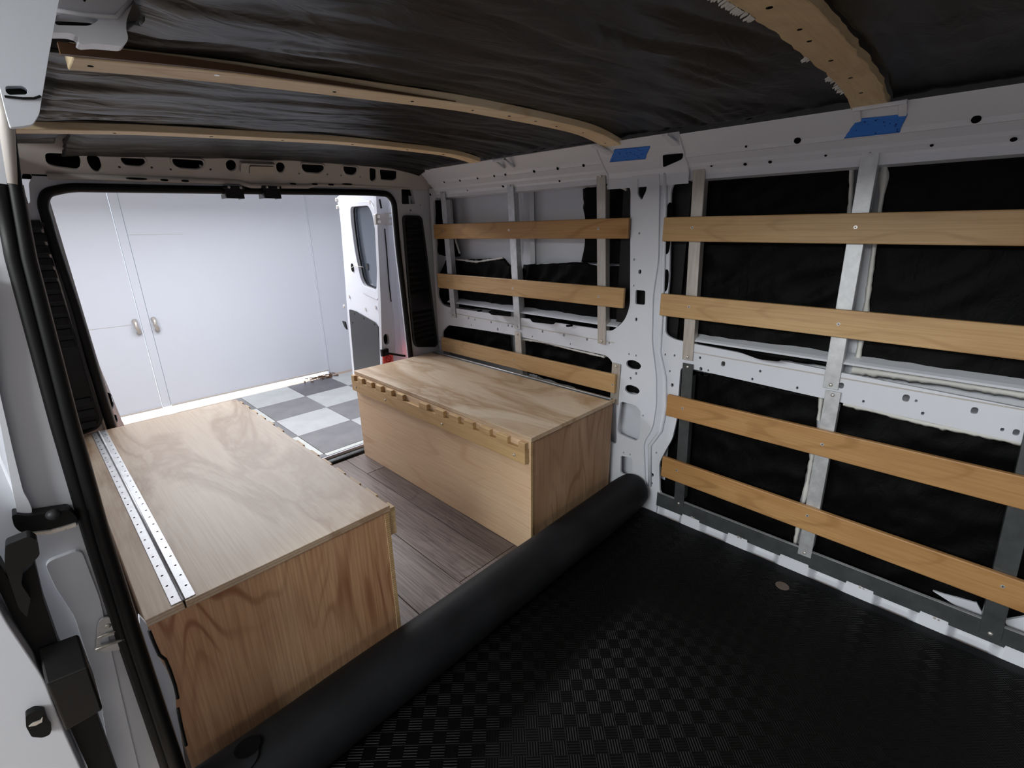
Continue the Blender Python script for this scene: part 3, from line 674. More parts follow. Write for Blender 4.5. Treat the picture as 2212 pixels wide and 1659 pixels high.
# ================================================================ THINGS
# ---- vent panels on the rear pillars
def vent(cx_pts, name_label, rows, left=False):
    y = 2.486
    P = pys(cx_pts, y); o = empty('vent_panel', (P[0][0], y, min(p[1] for p in P)))
    ctr = Vector((sum(p[0] for p in P)/len(P), sum(p[1] for p in P)/len(P)))
    outl = fillet(P, .03, 4)
    inner = [tuple(ctr + (Vector(p)-ctr)*.985 + Vector((0, 0))) for p in outl]
    inn = [(p[0]+(.010 if p[0] < ctr.x else -.010), p[1]) for p in inner]
    bm = NB(); plate(bm, outl, [], fY(y+.006), .006); obj('backing', bm, 'plastic', o)
    bm = NB(); plate(bm, outl, [inn], fY(y), .008); obj('rim', bm, 'plastic_grey', o, bevel=.002)
    zs = sorted(p[1] for p in P)
    def xr(z):
        xs = []
        n = len(outl)
        for i in range(n):
            (x0, z0), (x1, z1) = outl[i], outl[(i+1) % n]
            if (z0-z)*(z1-z) <= 0 and z0 != z1: xs.append(x0+(x1-x0)*(z-z0)/(z1-z0))
        return (min(xs)+.016, max(xs)-.016) if len(xs) > 1 else None
    for z, h in rows:
        r = xr(z)
        if not r: continue
        bm = NB(); x0, x1 = r
        hexa(bm, [(x0, y+.006, z-h/2), (x1, y+.006, z-h/2), (x1, y+.006, z+h/2), (x0, y+.006, z+h/2)][::-1],
             [(x0+.003, y-.012, z-h/2+.003), (x1-.003, y-.012, z-h/2+.003), (x1-.003, y-.001, z+h/2-.004), (x0+.003, y-.001, z+h/2-.004)][::-1])
        obj('louvre', bm, 'plastic_lit' if left else 'plastic', o, bevel=.002)
    tag(o, name_label, 'vent'); return o
rowsR = [(1.335-.037*k, .024) for k in range(12)] + [(.80-.034*k, .022) for k in range(6)]
vent([(870, 464), (912, 466), (922, 540), (934, 640), (946, 742), (942, 750), (898, 750), (893, 735), (884, 640), (876, 540)], 'black louvred plastic vent panel on the pillar right of the rear doorway', rowsR)
rowsL = [(1.335-.044*k, .034) for k in range(11)] + [(.66-.05*k, .03) for k in range(3)]
vent([(-6, 480), (98, 480), (110, 492), (140, 610), (180, 760), (205, 850), (224, 905), (214, 926), (150, 950), (70, 960)], 'black louvred plastic vent panel on the pillar left of the rear doorway', rowsL, True)

# ---- rear dome lamp and latch brackets on the header
bm = NB(); hx = [HP(*p) for p in ((517, 347), (592, 350), (594, 372), (516, 368))]
plate(bm, fillet(hx, .008), [], lambda a, b, d: hmap(a, b, d-.022), .022); lm = obj('dome_lamp', bm, 'paint_grey', bevel=.004)
bm = NB(); hx2 = fillet([HP(*p) for p in ((535, 352), (586, 354), (585, 370), (534, 368))], .004); plate(bm, hx2, [], lambda a, b, d: hmap(a, b, d-.028), .006)
obj('lens', bm, 'lens', lm, bevel=.001)
bm = NB(); tube(bm, [hmap(a, b, -.024) for a, b in hx2], .0015, 5, closed=True); obj('lens_gap', bm, 'rubber', lm)
tag(lm, 'small rectangular dome lamp in the middle of the rear header', 'lamp')
for (ua, ub), lb in (((484, 524), 'left one of the two black latch brackets hanging from the rear header'), ((567, 604), 'right one of the two black latch brackets hanging from the rear header')):
    x0, z1 = PY(ua, 401, 2.47); x1, _ = PY(ub, 401, 2.47); z0 = PY(ua, 428, 2.47)[1]
    o = empty('latch_bracket', ((x0+x1)/2, 2.47, z1))
    bm = NB(); box(bm, (x0, 2.468, z0), (x1, 2.478, z1-.01)); box(bm, (x0, 2.478, z0), (x0+.006, 2.54, z1-.03)); box(bm, (x1-.006, 2.478, z0), (x1, 2.54, z1-.03)); obj('body', bm, 'plastic', o, bevel=.002)
    bm = NB(); box(bm, (x0-.004, 2.462, z1-.012), (x1+.004, 2.482, z1)); obj('flange', bm, 'plastic', o, bevel=.002)
    for q in (.2, .85): obj('bolt', disc(NB(), (x0+(x1-x0)*q, 2.461, z1-.006), (0, -1, 0), .006, .002, 8), 'chrome', o)
    tag(o, lb, 'bracket', 'latch brackets on the header')

# ---- black roof insulation, wrinkled, in bays between battens
def blanket_roof(y0, y1, x0, x1, label, sag=.012, seed=0, amp=.007, edge=.01, nx=150, cat='insulation', hang=0):
    ny = max(24, int((y1-y0)*110)); bm = NB(); G = []
    for i in range(nx+1):
        x = x0+(x1-x0)*i/nx; row = []
        for j in range(ny+1):
            t = j/ny; y = y0+(y1-y0)*t
            if i in (0, nx): pass
            ye = y + edge*fbm(x*6, seed, 0, 3)*(1 if j in (0, ny) else .3)
            xe = x + (edge*1.6*fbm(y*9, seed+5, 0, 3) if i in (0, nx) else 0)
            env = math.sin(PI*min(1, max(0, t)))
            # long folds running across the van, running out into cross creases
            yy = y + .05*fbm(x*1.3, y*2, seed+2, 2)
            yy = y + x*.10 + .06*fbm(x*1.1, y*1.5, seed+2, 2)
            f1 = (1-min(1, abs(noise.noise(Vector((x*1.1+seed, yy*8, seed*.7))))*3.2))**1.5
            f2 = (1-min(1, abs(noise.noise(Vector((x*2.2+seed*2, yy*19, 3.3))))*3.0))**1.5
            mk = .35 + .9*max(0, noise.noise(Vector((x*1.6+seed, y*2.2, 8.8)))+.25) + .4*max(0, .9-x)
            f1 *= mk; f2 *= mk
            ex = min(1, abs(x-x0)/.05, abs(x1-x)/.05)
            z = zr(x)+.022 - sag*env*ex + amp*(1.35*f1+.8*f2)*min(1, env*3+.15) - hang*max(0, (t-.55)/.45)**2 + .004*fbm(x*5, y*5, seed, 2)
            row.append(bm.verts.new((xe, ye, z)))
        G.append(row)
    for i in range(nx):
        for j in range(ny): bm.faces.new((G[i][j], G[i][j+1], G[i+1][j+1], G[i+1][j]))
    o = obj('roof_insulation', bm, 'fabric', None, True); tag(o, label, cat, 'black roof insulation between the battens')
    so = o.modifiers.new('thick', 'SOLIDIFY'); so.thickness = .006; so.offset = -1
    return o
blanket_roof(-1.1, .262, .05, 1.75, 'smooth black roof insulation in front of the nearest batten', .01, 1, .004)
blanket_roof(.335, 1.10, .20, 1.74, 'wrinkled black roof insulation between the near wide batten and the long middle batten', .016, 2, .009, nx=200)
blanket_roof(1.155, 1.86, .10, 1.74, 'creased black roof insulation between the long middle batten and the thin rear batten', .014, 3, .010, nx=200)
blanket_roof(1.905, 2.412, .22, 1.74, 'black roof insulation sagging over the rear doorway header', .014, 4, .008, hang=.032)
blanket_roof(1.905, 2.30, .02, .20, 'small flap of black roof insulation at the rear left corner', .004, 7, .006, nx=30)

# ---- battens across the roof (bent plywood strips)
def batten(y0, y1, x0, x1, label, mat, seed, th=.022, rag=0, dz=0, holes_=()):
    n = 60; bm = NB(); R_ = []
    for i in range(n+1):
        x = x0+(x1-x0)*i/n; z = zr(x)+dz
        ra = rag*fbm(x*14, seed, 0, 4); rb = rag*fbm(x*14, seed+9, 0, 4)
        R_.append([bm.verts.new(p) for p in ((x, y0+ra, z), (x, y1+rb, z), (x, y1+rb, z+th), (x, y0+ra, z+th))])
    for i in range(n):
        for k in range(4): bm.faces.new((R_[i][k], R_[i][(k+1) % 4], R_[i+1][(k+1) % 4], R_[i+1][k]))
    bm.faces.new(R_[0][::-1]); bm.faces.new(R_[-1]); bmesh.ops.recalc_face_normals(bm, faces=bm.faces)
    o = obj('roof_batten', bm, mat, bevel=.0015, seg=1); tag(o, label, 'batten', 'wooden roof battens')
    return o
def screwholes(o, y, xs, dz=0, r=.0045, mat='hole', name='screw_hole'):
    for x in xs:
        obj(name, disc(NB(), (x, y+random.uniform(-.008, .008), zr(x)+dz-.0002), (0, 0, -1), r*random.uniform(.8, 1.2), .0006, 8), mat, o)
b1 = batten(.268, .348, .20, 1.755, 'wide rough-edged batten over the near bay, closest to the camera', 'batten_old', 1, .02, .006)
screwholes(b1, .31, [.9, 1.05, 1.13, 1.30, 1.48, 1.62, 1.73], 0, .005)
b2 = batten(1.09, 1.168, .145, 1.745, 'long pale batten bent across the middle of the roof', 'batten', 2, .022)
bm = NB(); n = 40
for i in range(n):
    xa, xb = .13+(.92-.13)*i/n, .13+(.92-.13)*(i+1)/n
    hexa(bm, [(xa, 1.076+.011*i/n, zr(xa)+.002), (xb, 1.076+.011*(i+1)/n, zr(xb)+.002), (xb, 1.0885, zr(xb)+.002), (xa, 1.0885, zr(xa)+.002)], [(xa, 1.076+.011*i/n, zr(xa)+.018-.014*i/n), (xb, 1.076+.011*(i+1)/n, zr(xb)+.018-.014*(i+1)/n), (xb, 1.0885, zr(xb)+.018-.014*(i+1)/n), (xa, 1.0885, zr(xa)+.018-.014*i/n)])
obj('dark_ply_edge', bm, 'batten_side', b2)['label'] = 'dark brown plywood edge strip'
screwholes(b2, 1.13, [.17, .60, .81, 1.02, 1.16, 1.28, 1.40, 1.55, 1.70]); screwholes(b2, 1.115, [.355], r=.007, mat='chrome', name='screw')
b3 = batten(1.845, 1.915, .03, 1.70, 'thin pale batten across the roof nearest the rear doors', 'batten', 3, .02)
screwholes(b3, 1.88, [.3, .55, .78, 1.05, 1.30, 1.5], r=.005)
def torn_fringe(name, y, xs, par, sgn):
    bm = NB(); random.seed(int(y*1000))
    for x in xs:
        L = random.uniform(.003, .013); w_ = random.uniform(.0012, .005); z = zr(x)-.001
        hexa(bm, [(x-w_, y, z), (x+w_, y, z), (x+w_*.2, y+sgn*L, z-.004), (x-w_*.2, y+sgn*L, z-.004)], [(x-w_, y, z+.003), (x+w_, y, z+.003), (x+w_*.2, y+sgn*L, z-.001), (x-w_*.2, y+sgn*L, z-.001)])
    o = obj('torn_fibres', bm, 'torn', par); o['kind'] = 'stuff'
torn_fringe('f', .345, [random.uniform(.75, .93) for _ in range(40)]+[random.uniform(1.22, 1.26) for _ in range(5)]+[random.uniform(1.42, 1.6) for _ in range(22)], b1, 1)

# ---- rail clips holding the batten ends
def clip(y, label, w_=.05, x0=1.70):
    bm = NB()
    for a, b in ((-.5, -.34), (.34, .5)): hexa(bm, [(x0, y+a*w_, zr(x0)-.004), (x0, y+b*w_, zr(x0)-.004), (1.765, y+b*w_, 1.570), (1.765, y+a*w_, 1.570)], [(x0, y+a*w_, zr(x0)+.004), (x0, y+b*w_, zr(x0)+.004), (1.775, y+b*w_, 1.578), (1.775, y+a*w_, 1.578)])
    hexa(bm, [(x0-.004, y-.5*w_, zr(x0)-.008), (x0-.004, y+.5*w_, zr(x0)-.008), (x0+.012, y+.5*w_, zr(x0)-.008), (x0+.012, y-.5*w_, zr(x0)-.008)], [(x0-.004, y-.5*w_, zr(x0)+.002), (x0-.004, y+.5*w_, zr(x0)+.002), (x0+.012, y+.5*w_, zr(x0)+.002), (x0+.012, y-.5*w_, zr(x0)+.002)])
    return tag(obj('rail_clip', bm, 'paint', bevel=.002), label, 'clip', 'sheet metal clips on the top rail')
clip(1.72, 'white metal clip at the end of the thin rear batten', .075, 1.70)
clip(.285, 'white metal clip at the end of the near wide batten', .12, 1.72)
for ya, yb, lb in ((1.19, 1.145, 'rear white metal tab at the right end of the long middle batten'), (.89, .875, 'front white metal tab at the right end of the long middle batten')):
    bm = NB(); hexa(bm, [(1.70, ya+.01, 1.60), (1.70, ya-.01, 1.60), (1.768, yb-.015, 1.570), (1.768, yb+.015, 1.570)], [(1.70, ya+.01, 1.606), (1.70, ya-.01, 1.606), (1.768, yb-.015, 1.576), (1.768, yb+.015, 1.576)])
    tag(obj('rail_clip', bm, 'paint'), lb, 'clip', 'sheet metal clips on the top rail')


# ---- blue masking tape
def tape_piece(pts, prof, dz, label):
    bm = NB(); n1, n2 = 24, 8; G = []
    P = [Vector(p) for p in pts]  # tl, tr, br, bl in px
    for i in range(n1+1):
        row = []
        for j in range(n2+1):
            s, t = i/n1, j/n2; q = (P[0]*(1-s)+P[1]*s)*(1-t) + (P[3]*(1-s)+P[2]*s)*t
            if i in (0, n1): q += Vector((3*noise.noise(Vector((j*1.7, i, 0))), 0))
            p, n = railpt(q.x, q.y, prof, dz)
            if p is None: p = onpl(q.x, q.y, (1.775, 0, 1.56), Vector((-.7, 0, -.7))); n = Vector((-.7, 0, -.7))
            if n.x > 0: n = -n
            row.append(bm.verts.new(p + n*(.002+.001*noise.noise(p*60))))
        G.append(row)
    for i in range(n1):
        for j in range(n2): bm.faces.new((G[i][j], G[i][j+1], G[i+1][j+1], G[i+1][j]))
    o = obj('masking_tape', bm, 'tape', None, True); so = o.modifiers.new('t', 'SOLIDIFY'); so.thickness = .0006
    tag(o, label, 'tape', 'blue masking tape on the top rail')
tape_piece([(1328, 322), (1405, 315), (1394, 343), (1317, 350)], tp2, 0, 'piece of blue masking tape above the white pillar between the two bays')
tape_piece([(1852, 256), (1961, 245), (1943, 286), (1823, 299)], tp, 0, 'piece of blue masking tape below the near wide roof batten')

# ---- black insulation in the wall bays
def blanket_wall(pts, label, x=1.92, seed=0, jag=.005, amp=.012, group='black wall insulation'):
    P = pxs(pts, x); edge = []
    for i in range(len(P)):
        a, b = Vector(P[i]), Vector(P[(i+1) % len(P)]); L = (b-a).length; k = max(1, int(L/.02)); nrm = Vector((-(b-a).y, (b-a).x))/max(L, 1e-6)
        for q in range(k):
            p = a+(b-a)*q/k; edge.append(tuple(p + nrm*jag*fbm(p.x*25, p.y*25, seed, 3)))
    ys_ = [p[0] for p in edge]; zs_ = [p[1] for p in edge]
    bm = NB(); plate(bm, edge, [], fX(x), .012)
    # refine front with wrinkles
    bmesh.ops.delete(bm, geom=[f for f in bm.faces], context='FACES_ONLY')
    bm.free()
    st = .016; ny_ = int((max(ys_)-min(ys_))/st)+2; nz_ = int((max(zs_)-min(zs_))/st)+2
    def inside(a, b):
        c = False; n = len(edge); j = n-1
        for i in range(n):
            if (edge[i][1] > b) != (edge[j][1] > b) and a < (edge[j][0]-edge[i][0])*(b-edge[i][1])/(edge[j][1]-edge[i][1])+edge[i][0]: c = not c
            j = i
        return c
    from mathutils.geometry import delaunay_2d_cdt
    vin = [Vector(p) for p in edge]; ne = len(edge)
    for i in range(ny_):
        for k in range(nz_):
            a = min(ys_)+i*st+(k % 2)*st/2; b = min(zs_)+k*st
            if inside(a, b): vin.append(Vector((a, b)))
    ov, oe, of, *_ = delaunay_2d_cdt(vin, [(i, (i+1) % ne) for i in range(ne)], [], 1, 1e-5)
    bm = NB(); V = []
    for p in ov:
        f1 = 1-abs(noise.noise(Vector((p.x*5+seed, p.y*9+p.x*4, seed))))**.7*1.7; f2 = 1-abs(noise.noise(Vector((p.x*14+seed, p.y*12, 2.2))))**.7*1.6
        V.append(bm.verts.new((x - amp*(.8*f1+.35*f2) + .004*fbm(p.x*4, p.y*4, seed, 2), p.x, p.y)))
    for f in of:
        try: bm.faces.new([V[i] for i in f])
        except ValueError: pass
    bmesh.ops.recalc_face_normals(bm, faces=bm.faces)
    o = obj('wall_insulation', bm, 'wall_fabric', None, True); so = o.modifiers.new('t', 'SOLIDIFY'); so.thickness = .008; so.offset = 0
    tag(o, label, 'insulation', group); return o
blanket_wall([(928, 436), (966, 430), (974, 440), (976, 500), (995, 553), (972, 555), (950, 550), (936, 480)], 'narrow strip of black insulation at the rear edge of the rear window bay', seed=1)
blanket_wall([(965, 562), (1092, 558), (1104, 574), (1112, 672), (1000, 664), (950, 654), (945, 600)], 'lower left black insulation piece in the rear window bay', seed=2, amp=.018)
blanket_wall([(1134, 572), (1262, 566), (1292, 574), (1372, 574), (1372, 728), (1300, 712), (1132, 690), (1126, 620)], 'lower right black insulation piece in the rear window bay', seed=3, amp=.016)
blanket_wall([(1262, 407), (1300, 402), (1345, 400), (1376, 410), (1376, 570), (1300, 569), (1260, 565), (1268, 520)], 'upright black insulation piece beside the white pillar', x=1.915, seed=4)
blanket_wall([(972, 700), (1104, 724), (1112, 790), (950, 745), (955, 720)], 'crumpled black insulation low in the rear bay, left half', seed=5, amp=.02)
blanket_wall([(1134, 735), (1170, 742), (1325, 772), (1345, 800), (1345, 868), (1130, 798)], 'crumpled black insulation low in the rear bay, right half', seed=6, amp=.022)
blanket_wall([(1440, 404), (1530, 376), (1700, 372), (1765, 362), (1782, 368), (1842, 352), (1838, 420), (1832, 520), (1818, 640), (1804, 790), (1640, 770), (1440, 735), (1430, 600)], 'large black insulation sheet above the mid rail, left of the wide upright', seed=7, amp=.014)
blanket_wall([(1918, 340), (2060, 326), (2500, 296), (2500, 905), (2080, 830), (1850, 800), (1860, 720), (1880, 600), (1900, 470)], 'large black insulation sheet above the mid rail, right of the wide upright', seed=8, amp=.012)
blanket_wall([(1452, 796), (1540, 806), (1772, 855), (1766, 910), (1752, 980), (1730, 1080), (1718, 1180), (1600, 1130), (1410, 1060), (1412, 1000), (1445, 940)], 'black insulation sheet below the mid rail, left of the wide upright', seed=9, amp=.013)
blanket_wall([(1815, 868), (1900, 886), (2500, 1015), (2500, 1460), (2180, 1340), (2030, 1290), (1740, 1200), (1765, 1080), (1795, 960)], 'black insulation sheet below the mid rail, right of the wide upright', seed=10, amp=.013)
# torn white foam edges
def torn(pts, label, x=1.905, wv=.012, seed=0):
    P = pxs(pts, x); bm = NB(); L = []; k = 0
    for i in range(len(P)-1):
        a, b = Vector(P[i]), Vector(P[i+1]); n = max(2, int((b-a).length/.01))
        for q in range(n):
            p = a+(b-a)*q/n; w_ = wv*(.6+.9*abs(fbm(p.x*30, p.y*30, seed, 3))); L.append((p, w_))
    R_ = [[bm.verts.new((x-.003, p.x, p.y+w_)), bm.verts.new((x-.008, p.x, p.y)), bm.verts.new((x-.003, p.x, p.y-w_*.7)), bm.verts.new((x+.008, p.x, p.y))] for p, w_ in L]
    for i in range(len(R_)-1):
        for k in range(4): bm.faces.new((R_[i][k], R_[i][(k+1) % 4], R_[i+1][(k+1) % 4], R_[i+1][k]))
    bmesh.ops.recalc_face_normals(bm, faces=bm.faces)
    return obj('torn_foam_edge', bm, 'torn', wr, True)
torn([(968, 558), (1030, 566), (1090, 557)], '', 1.90, .008, 1); torn([(1530, 372), (1700, 369), (1760, 357), (1836, 350)], '', 1.862, .014, 2)
torn([(1915, 338), (2000, 328), (2300, 305)], '', 1.862, .010, 3); torn([(1822, 872), (1900, 890), (2000, 915), (2250, 965)], '', 1.862, .014, 4)
torn([(1130, 733), (1180, 740), (1240, 756), (1310, 772)], '', 1.862, .008, 5); torn([(1300, 404), (1340, 404), (1358, 412)], '', 1.862, .010, 6)
torn([(1840, 800), (1900, 806), (2060, 828), (2300, 868)], '', 1.905, .026, 8)
bm = NB(); plate(bm, pxs([(2015, 1277), (2110, 1303), (2125, 1330), (2108, 1336)], 1.90), [], fX(1.90), .01); plate(bm, pxs([(2170, 1340), (2230, 1330), (2230, 1420), (2200, 1400)], 1.90), [], fX(1.90), .01)
obj('lower_gusset', bm, 'paint', wr)
# vertical torn strips beside wide upright
def vtorn(pts, x=1.90, w_=.008, seed=0):
    P = pxs(pts, x); bm = NB(); R_ = []
    for i in range(len(P)-1):
        a, b = Vector(P[i]), Vector(P[i+1]); n = max(2, int((b-a).length/.012))
        for q in range(n):
            p = a+(b-a)*q/n; ww = w_*(.6+.9*abs(fbm(p.x*9, p.y*11, seed, 4)))
            R_.append([bm.verts.new((x, p.x-ww, p.y)), bm.verts.new((x-.006, p.x, p.y)), bm.verts.new((x, p.x+ww, p.y)), bm.verts.new((x+.01, p.x, p.y))])
    for i in range(len(R_)-1):
        for k in range(4): bm.faces.new((R_[i][k], R_[i][(k+1) % 4], R_[i+1][(k+1) % 4], R_[i+1][k]))
    bmesh.ops.recalc_face_normals(bm, faces=bm.faces)
    return obj('torn_foam_edge', bm, 'torn', wr, True)
vtorn([(1840, 352), (1838, 420), (1830, 520)], seed=1); vtorn([(1912, 345), (1905, 420), (1890, 520), (1868, 690), (1850, 790)], seed=2, w_=.010)
vtorn([(1774, 858), (1768, 915)], seed=3); vtorn([(1755, 980), (1742, 1060), (1730, 1110), (1714, 1190)], seed=4, w_=.010)
vtorn([(974, 432), (978, 500), (994, 552)], seed=5, w_=.006); vtorn([(1127, 580), (1130, 640), (1133, 690)], seed=6, w_=.006)

# ---- metal uprights
def upright(yt, yb, zt, zb, label, mat, tabs=(1, 1), wd=.045, x=1.842, side=-1):
    o = empty('metal_upright', (x, (yt+yb)/2, zb))
    def yc(z): return yb+(yt-yb)*(z-zb)/(zt-zb)
    bm = NB(); h = wd/2
    ch0 = zb+(.045 if tabs[1] else 0); ch1 = zt-(.05 if tabs[0] else 0); t = .0025
    hexa(bm, [(x, yc(zb)-h, zb), (x+t, yc(zb)-h, zb), (x+t, yc(zb)+h, zb), (x, yc(zb)+h, zb)], [(x, yc(zt)-h, zt), (x+t, yc(zt)-h, zt), (x+t, yc(zt)+h, zt), (x, yc(zt)+h, zt)])
    obj('face', bm, mat, o, bevel=.001, seg=1)
    bm = NB()
    for s in (-1, 1):
        hexa(bm, [(x+t, yc(ch0)+s*h, ch0), (x+.034, yc(ch0)+s*h, ch0), (x+.034, yc(ch0)+s*(h-t), ch0), (x+t, yc(ch0)+s*(h-t), ch0)], [(x+t, yc(ch1)+s*h, ch1), (x+.034, yc(ch1)+s*h, ch1), (x+.034, yc(ch1)+s*(h-t), ch1), (x+t, yc(ch1)+s*(h-t), ch1)])
    bmesh.ops.recalc_face_normals(bm, faces=bm.faces); obj('side_flange', bm, mat, o)
    for fl_, z in zip(tabs, (zt-.014, zb+.014)):
        if fl_: obj('screw', disc(NB(), (x-.0005, yc(z), z), (-1, 0, 0), .0065, .003, 10, 1), 'chrome', o, True)
    tag(o, label, 'metal upright', 'metal uprights on the right wall'); return o
U = [(2.333, 2.293, 1.512, .775, 'leftmost of the three tall uprights in the rear bay, nearest the rear doorway', 'galv'),
     (1.787, 1.747, 1.516, .775, 'middle one of the three tall uprights in the rear bay', 'galv'),
     (1.246, 1.202, 1.520, .777, 'beige upright in the rear bay beside the white pillar', 'alu'),
     (.818, .785, 1.520, .774, 'beige upright above the mid rail just right of the white pillar', 'alu'),
     (.303, .280, 1.516, .765, 'wide bright galvanised upright above the mid rail in the near bay', 'galv')]
for u in U: upright(*u)
upright(1.745, 1.73, .762, .50, 'short upright below the mid rail in the rear bay', 'alu', (1, 0)); upright(1.115, 1.115, .70, .50, 'short upright end beside the white pillar, just above the right box', 'alu', (1, 0), x=1.838)
upright(.779, .752, .762, .10, 'narrow upright below the mid rail just right of the white pillar', 'galv_dark', x=1.838)
upright(.269, .251, .760, .10, 'grey upright below the mid rail in the near bay', 'galv', x=1.838)
upright(-.205, -.262, .80, .075, 'dark grey upright at the lower right edge of the picture', 'galv_dark', (0, 1), .05, x=1.838)

# ---- wooden wall slats with screws
def slat(y0, y1, za0, za1, label, mat, screws, h=.090, dz0=0, dz1=0):
    x0, x1 = 1.820, 1.838
    o = obj('wall_slat', hexa(NB(), [(x0, y0, za0-h), (x1, y0, za0-h), (x1, y0, za0), (x0, y0, za0)][::-1], [(x0, y1, za1-h), (x1, y1, za1-h), (x1, y1, za1), (x0, y1, za1)][::-1]), mat, bevel=.0035, org=(x1, (y0+y1)/2, (za0+za1)/2-h/2))
    for (u, v) in screws:
        yy, zz = PX(u, v, x0)
        s = obj('screw', disc(NB(), (x0+.0005, yy, zz), (-1, 0, 0), .0058, .0012, 10), 'chrome', o)
        bm = NB(); box(bm, (x0-.0012, yy-.0032, zz-.0006), (x0-.0004, yy+.0032, zz+.0006)); box(bm, (x0-.0012, yy-.0006, zz-.0032), (x0-.0004, yy+.0006, zz+.0032)); obj('cross_slot', bm, 'hole', s)
    tag(o, label, 'slat', 'wooden slats on the right wall'); return o
slat(.930, -.75, 1.332, 1.325, 'top slat of the near bay, right of the white pillar', 'slat_gold', [(1495, 492), (1848, 491)])
slat(.915, -.75, 1.038, 1.034, 'second slat from the top in the near bay', 'slat_gold', [(1488, 663), (1811, 700)])
slat(.846, -.75, .616, .626, 'third slat from the top in the near bay, just below the mid rail', 'slat_orange', [(1474, 882), (1776, 960)], .097)
slat(.842, -.75, .324, .300, 'lowest slat of the near bay, close above the floor strip', 'slat_orange', [(1462, 1016), (1744, 1114), (2166, 1267)], .098)
slat(2.412, 1.085, 1.327, 1.334, 'top slat of the rear bay', 'slat_orange', [(957, 498), (1099, 497), (1292, 494)], .083)
slat(2.405, 1.088, 1.041, 1.046, 'middle slat of the rear bay', 'slat_gold', [(969, 608), (1107, 623), (1293, 641)], .088)
slat(2.405, 1.105, .640, .650, 'lowest slat of the rear bay, just above the right box lid', 'slat_gold', [(1110, 778), (1323, 831), (949, 737)], .091)

# ---- galvanised strip along the floor
bm = NB(); t = .002; x = 1.843
box(bm, (x, -.34, .056), (x+t, .86, .124))
hexa(bm, [(x, -.46, .072), (x+t, -.46, .072), (x+t, -.34, .056), (x, -.34, .056)], [(x, -.46, .120), (x+t, -.46, .120), (x+t, -.34, .124), (x, -.34, .124)])
st = obj('floor_strip', bm, 'galv_dark'); obj('bright_edge', box(NB(), (x-.0015, -.34, .1243), (x+.010, .86, .1262)), 'galv', st)
for u, v in ((1494, 1117), (1595, 1160), (1858, 1268), (2019, 1335), (2127, 1357)):
    yy, zz = PX(u, v, x); obj('screw', disc(NB(), (x, yy, zz), (-1, 0, 0), .0055, .003, 8, 1), 'chrome', st); 
    if v != 1357: obj('screw', disc(NB(), (x, yy-.010, zz-.001), (-1, 0, 0), .004, .003, 8, 1), 'chrome', st)
tag(st, 'long grey galvanised metal strip along the floor edge of the near bay', 'metal strip')

# ---- rubber mat: flat sheet that curls up into a roll
ZM = .016; RC = (.961, ZM+.091); RR = .089
bm = NB(); pr = [(-1.15, ZM), (.3, ZM), (.80, ZM), (.90, ZM), (.93, ZM+.001)]
ang = -PI/2; n = 0; rad = RR
while n < 120:
    a = -PI/2 + .05 + n*.16; rad = RR - .0062*max(0, (a+PI/2))/(2*PI) * 1.0
    if n > 40 and a > PI*3.2: break
    pr.append((RC[0]+rad*math.cos(a), RC[1]+rad*math.sin(a))); n += 1
xs = [.014] + list(np.linspace(.05, 1.76, 36)) + [1.79, 1.805]
def edgex(x, y, z, k): return x
V = []
for i, x in enumerate(xs):
    row = []
    for (y, z) in pr:
        dy = dz = 0
        if z > ZM+.0015:  # roll: dents + collapse at its right end
            q = Vector((x*3, y*6, z*6)); d = .0035*noise.noise(q)
            vv = Vector((y-RC[0], z-RC[1])); f = 1+d/RR
            if x > 1.70: f *= 1-.10*((x-1.70)/.105)**2
            y2, z2 = RC[0]+vv.x*f, RC[1]+vv.y*f
            if x > 1.5: z2 = RC[1] - (RC[1]-z2) + .006*((x-1.5)/.3)
        else: y2, z2 = y, z
        row.append(bm.verts.new((x if z > ZM+.0015 else min(x, 1.838+.0), y2, z2)))
    V.append(row)
for i in range(len(V)-1):
    for j in range(len(pr)-1): bm.faces.new((V[i][j], V[i+1][j], V[i+1][j+1], V[i][j+1]))
bmesh.ops.recalc_face_normals(bm, faces=bm.faces)
mat_o = obj('rubber_mat', bm, 'roll', None, True)
mat_o.data.materials.append(M['weave'])
for p in mat_o.data.polygons:
    if p.center.z < ZM+.001: p.material_index = 1
so = mat_o.modifiers.new('t', 'SOLIDIFY'); so.thickness = .004; so.offset = 0
tag(mat_o, 'black rubber floor mat, flat with woven relief in front and rolled up beside the boxes', 'mat')
# flat right margin reaching the ribbed sill
bm = NB(); box(bm, (1.80, -1.15, ZM-.003), (1.8382, .93, ZM+.0022)); obj('mat_margin', bm, 'roll', mat_o)
hx_, hy_ = PZ(1690, 1265, ZM+.003)
obj('anchor_hole', disc(NB(), (hx_, hy_, ZM+.0015), (0, 0, 1), .024, .0012, 24), newmat('bare_board', srgb(104, 92, 84), .8)[0], mat_o)['label'] = 'round brownish spot'
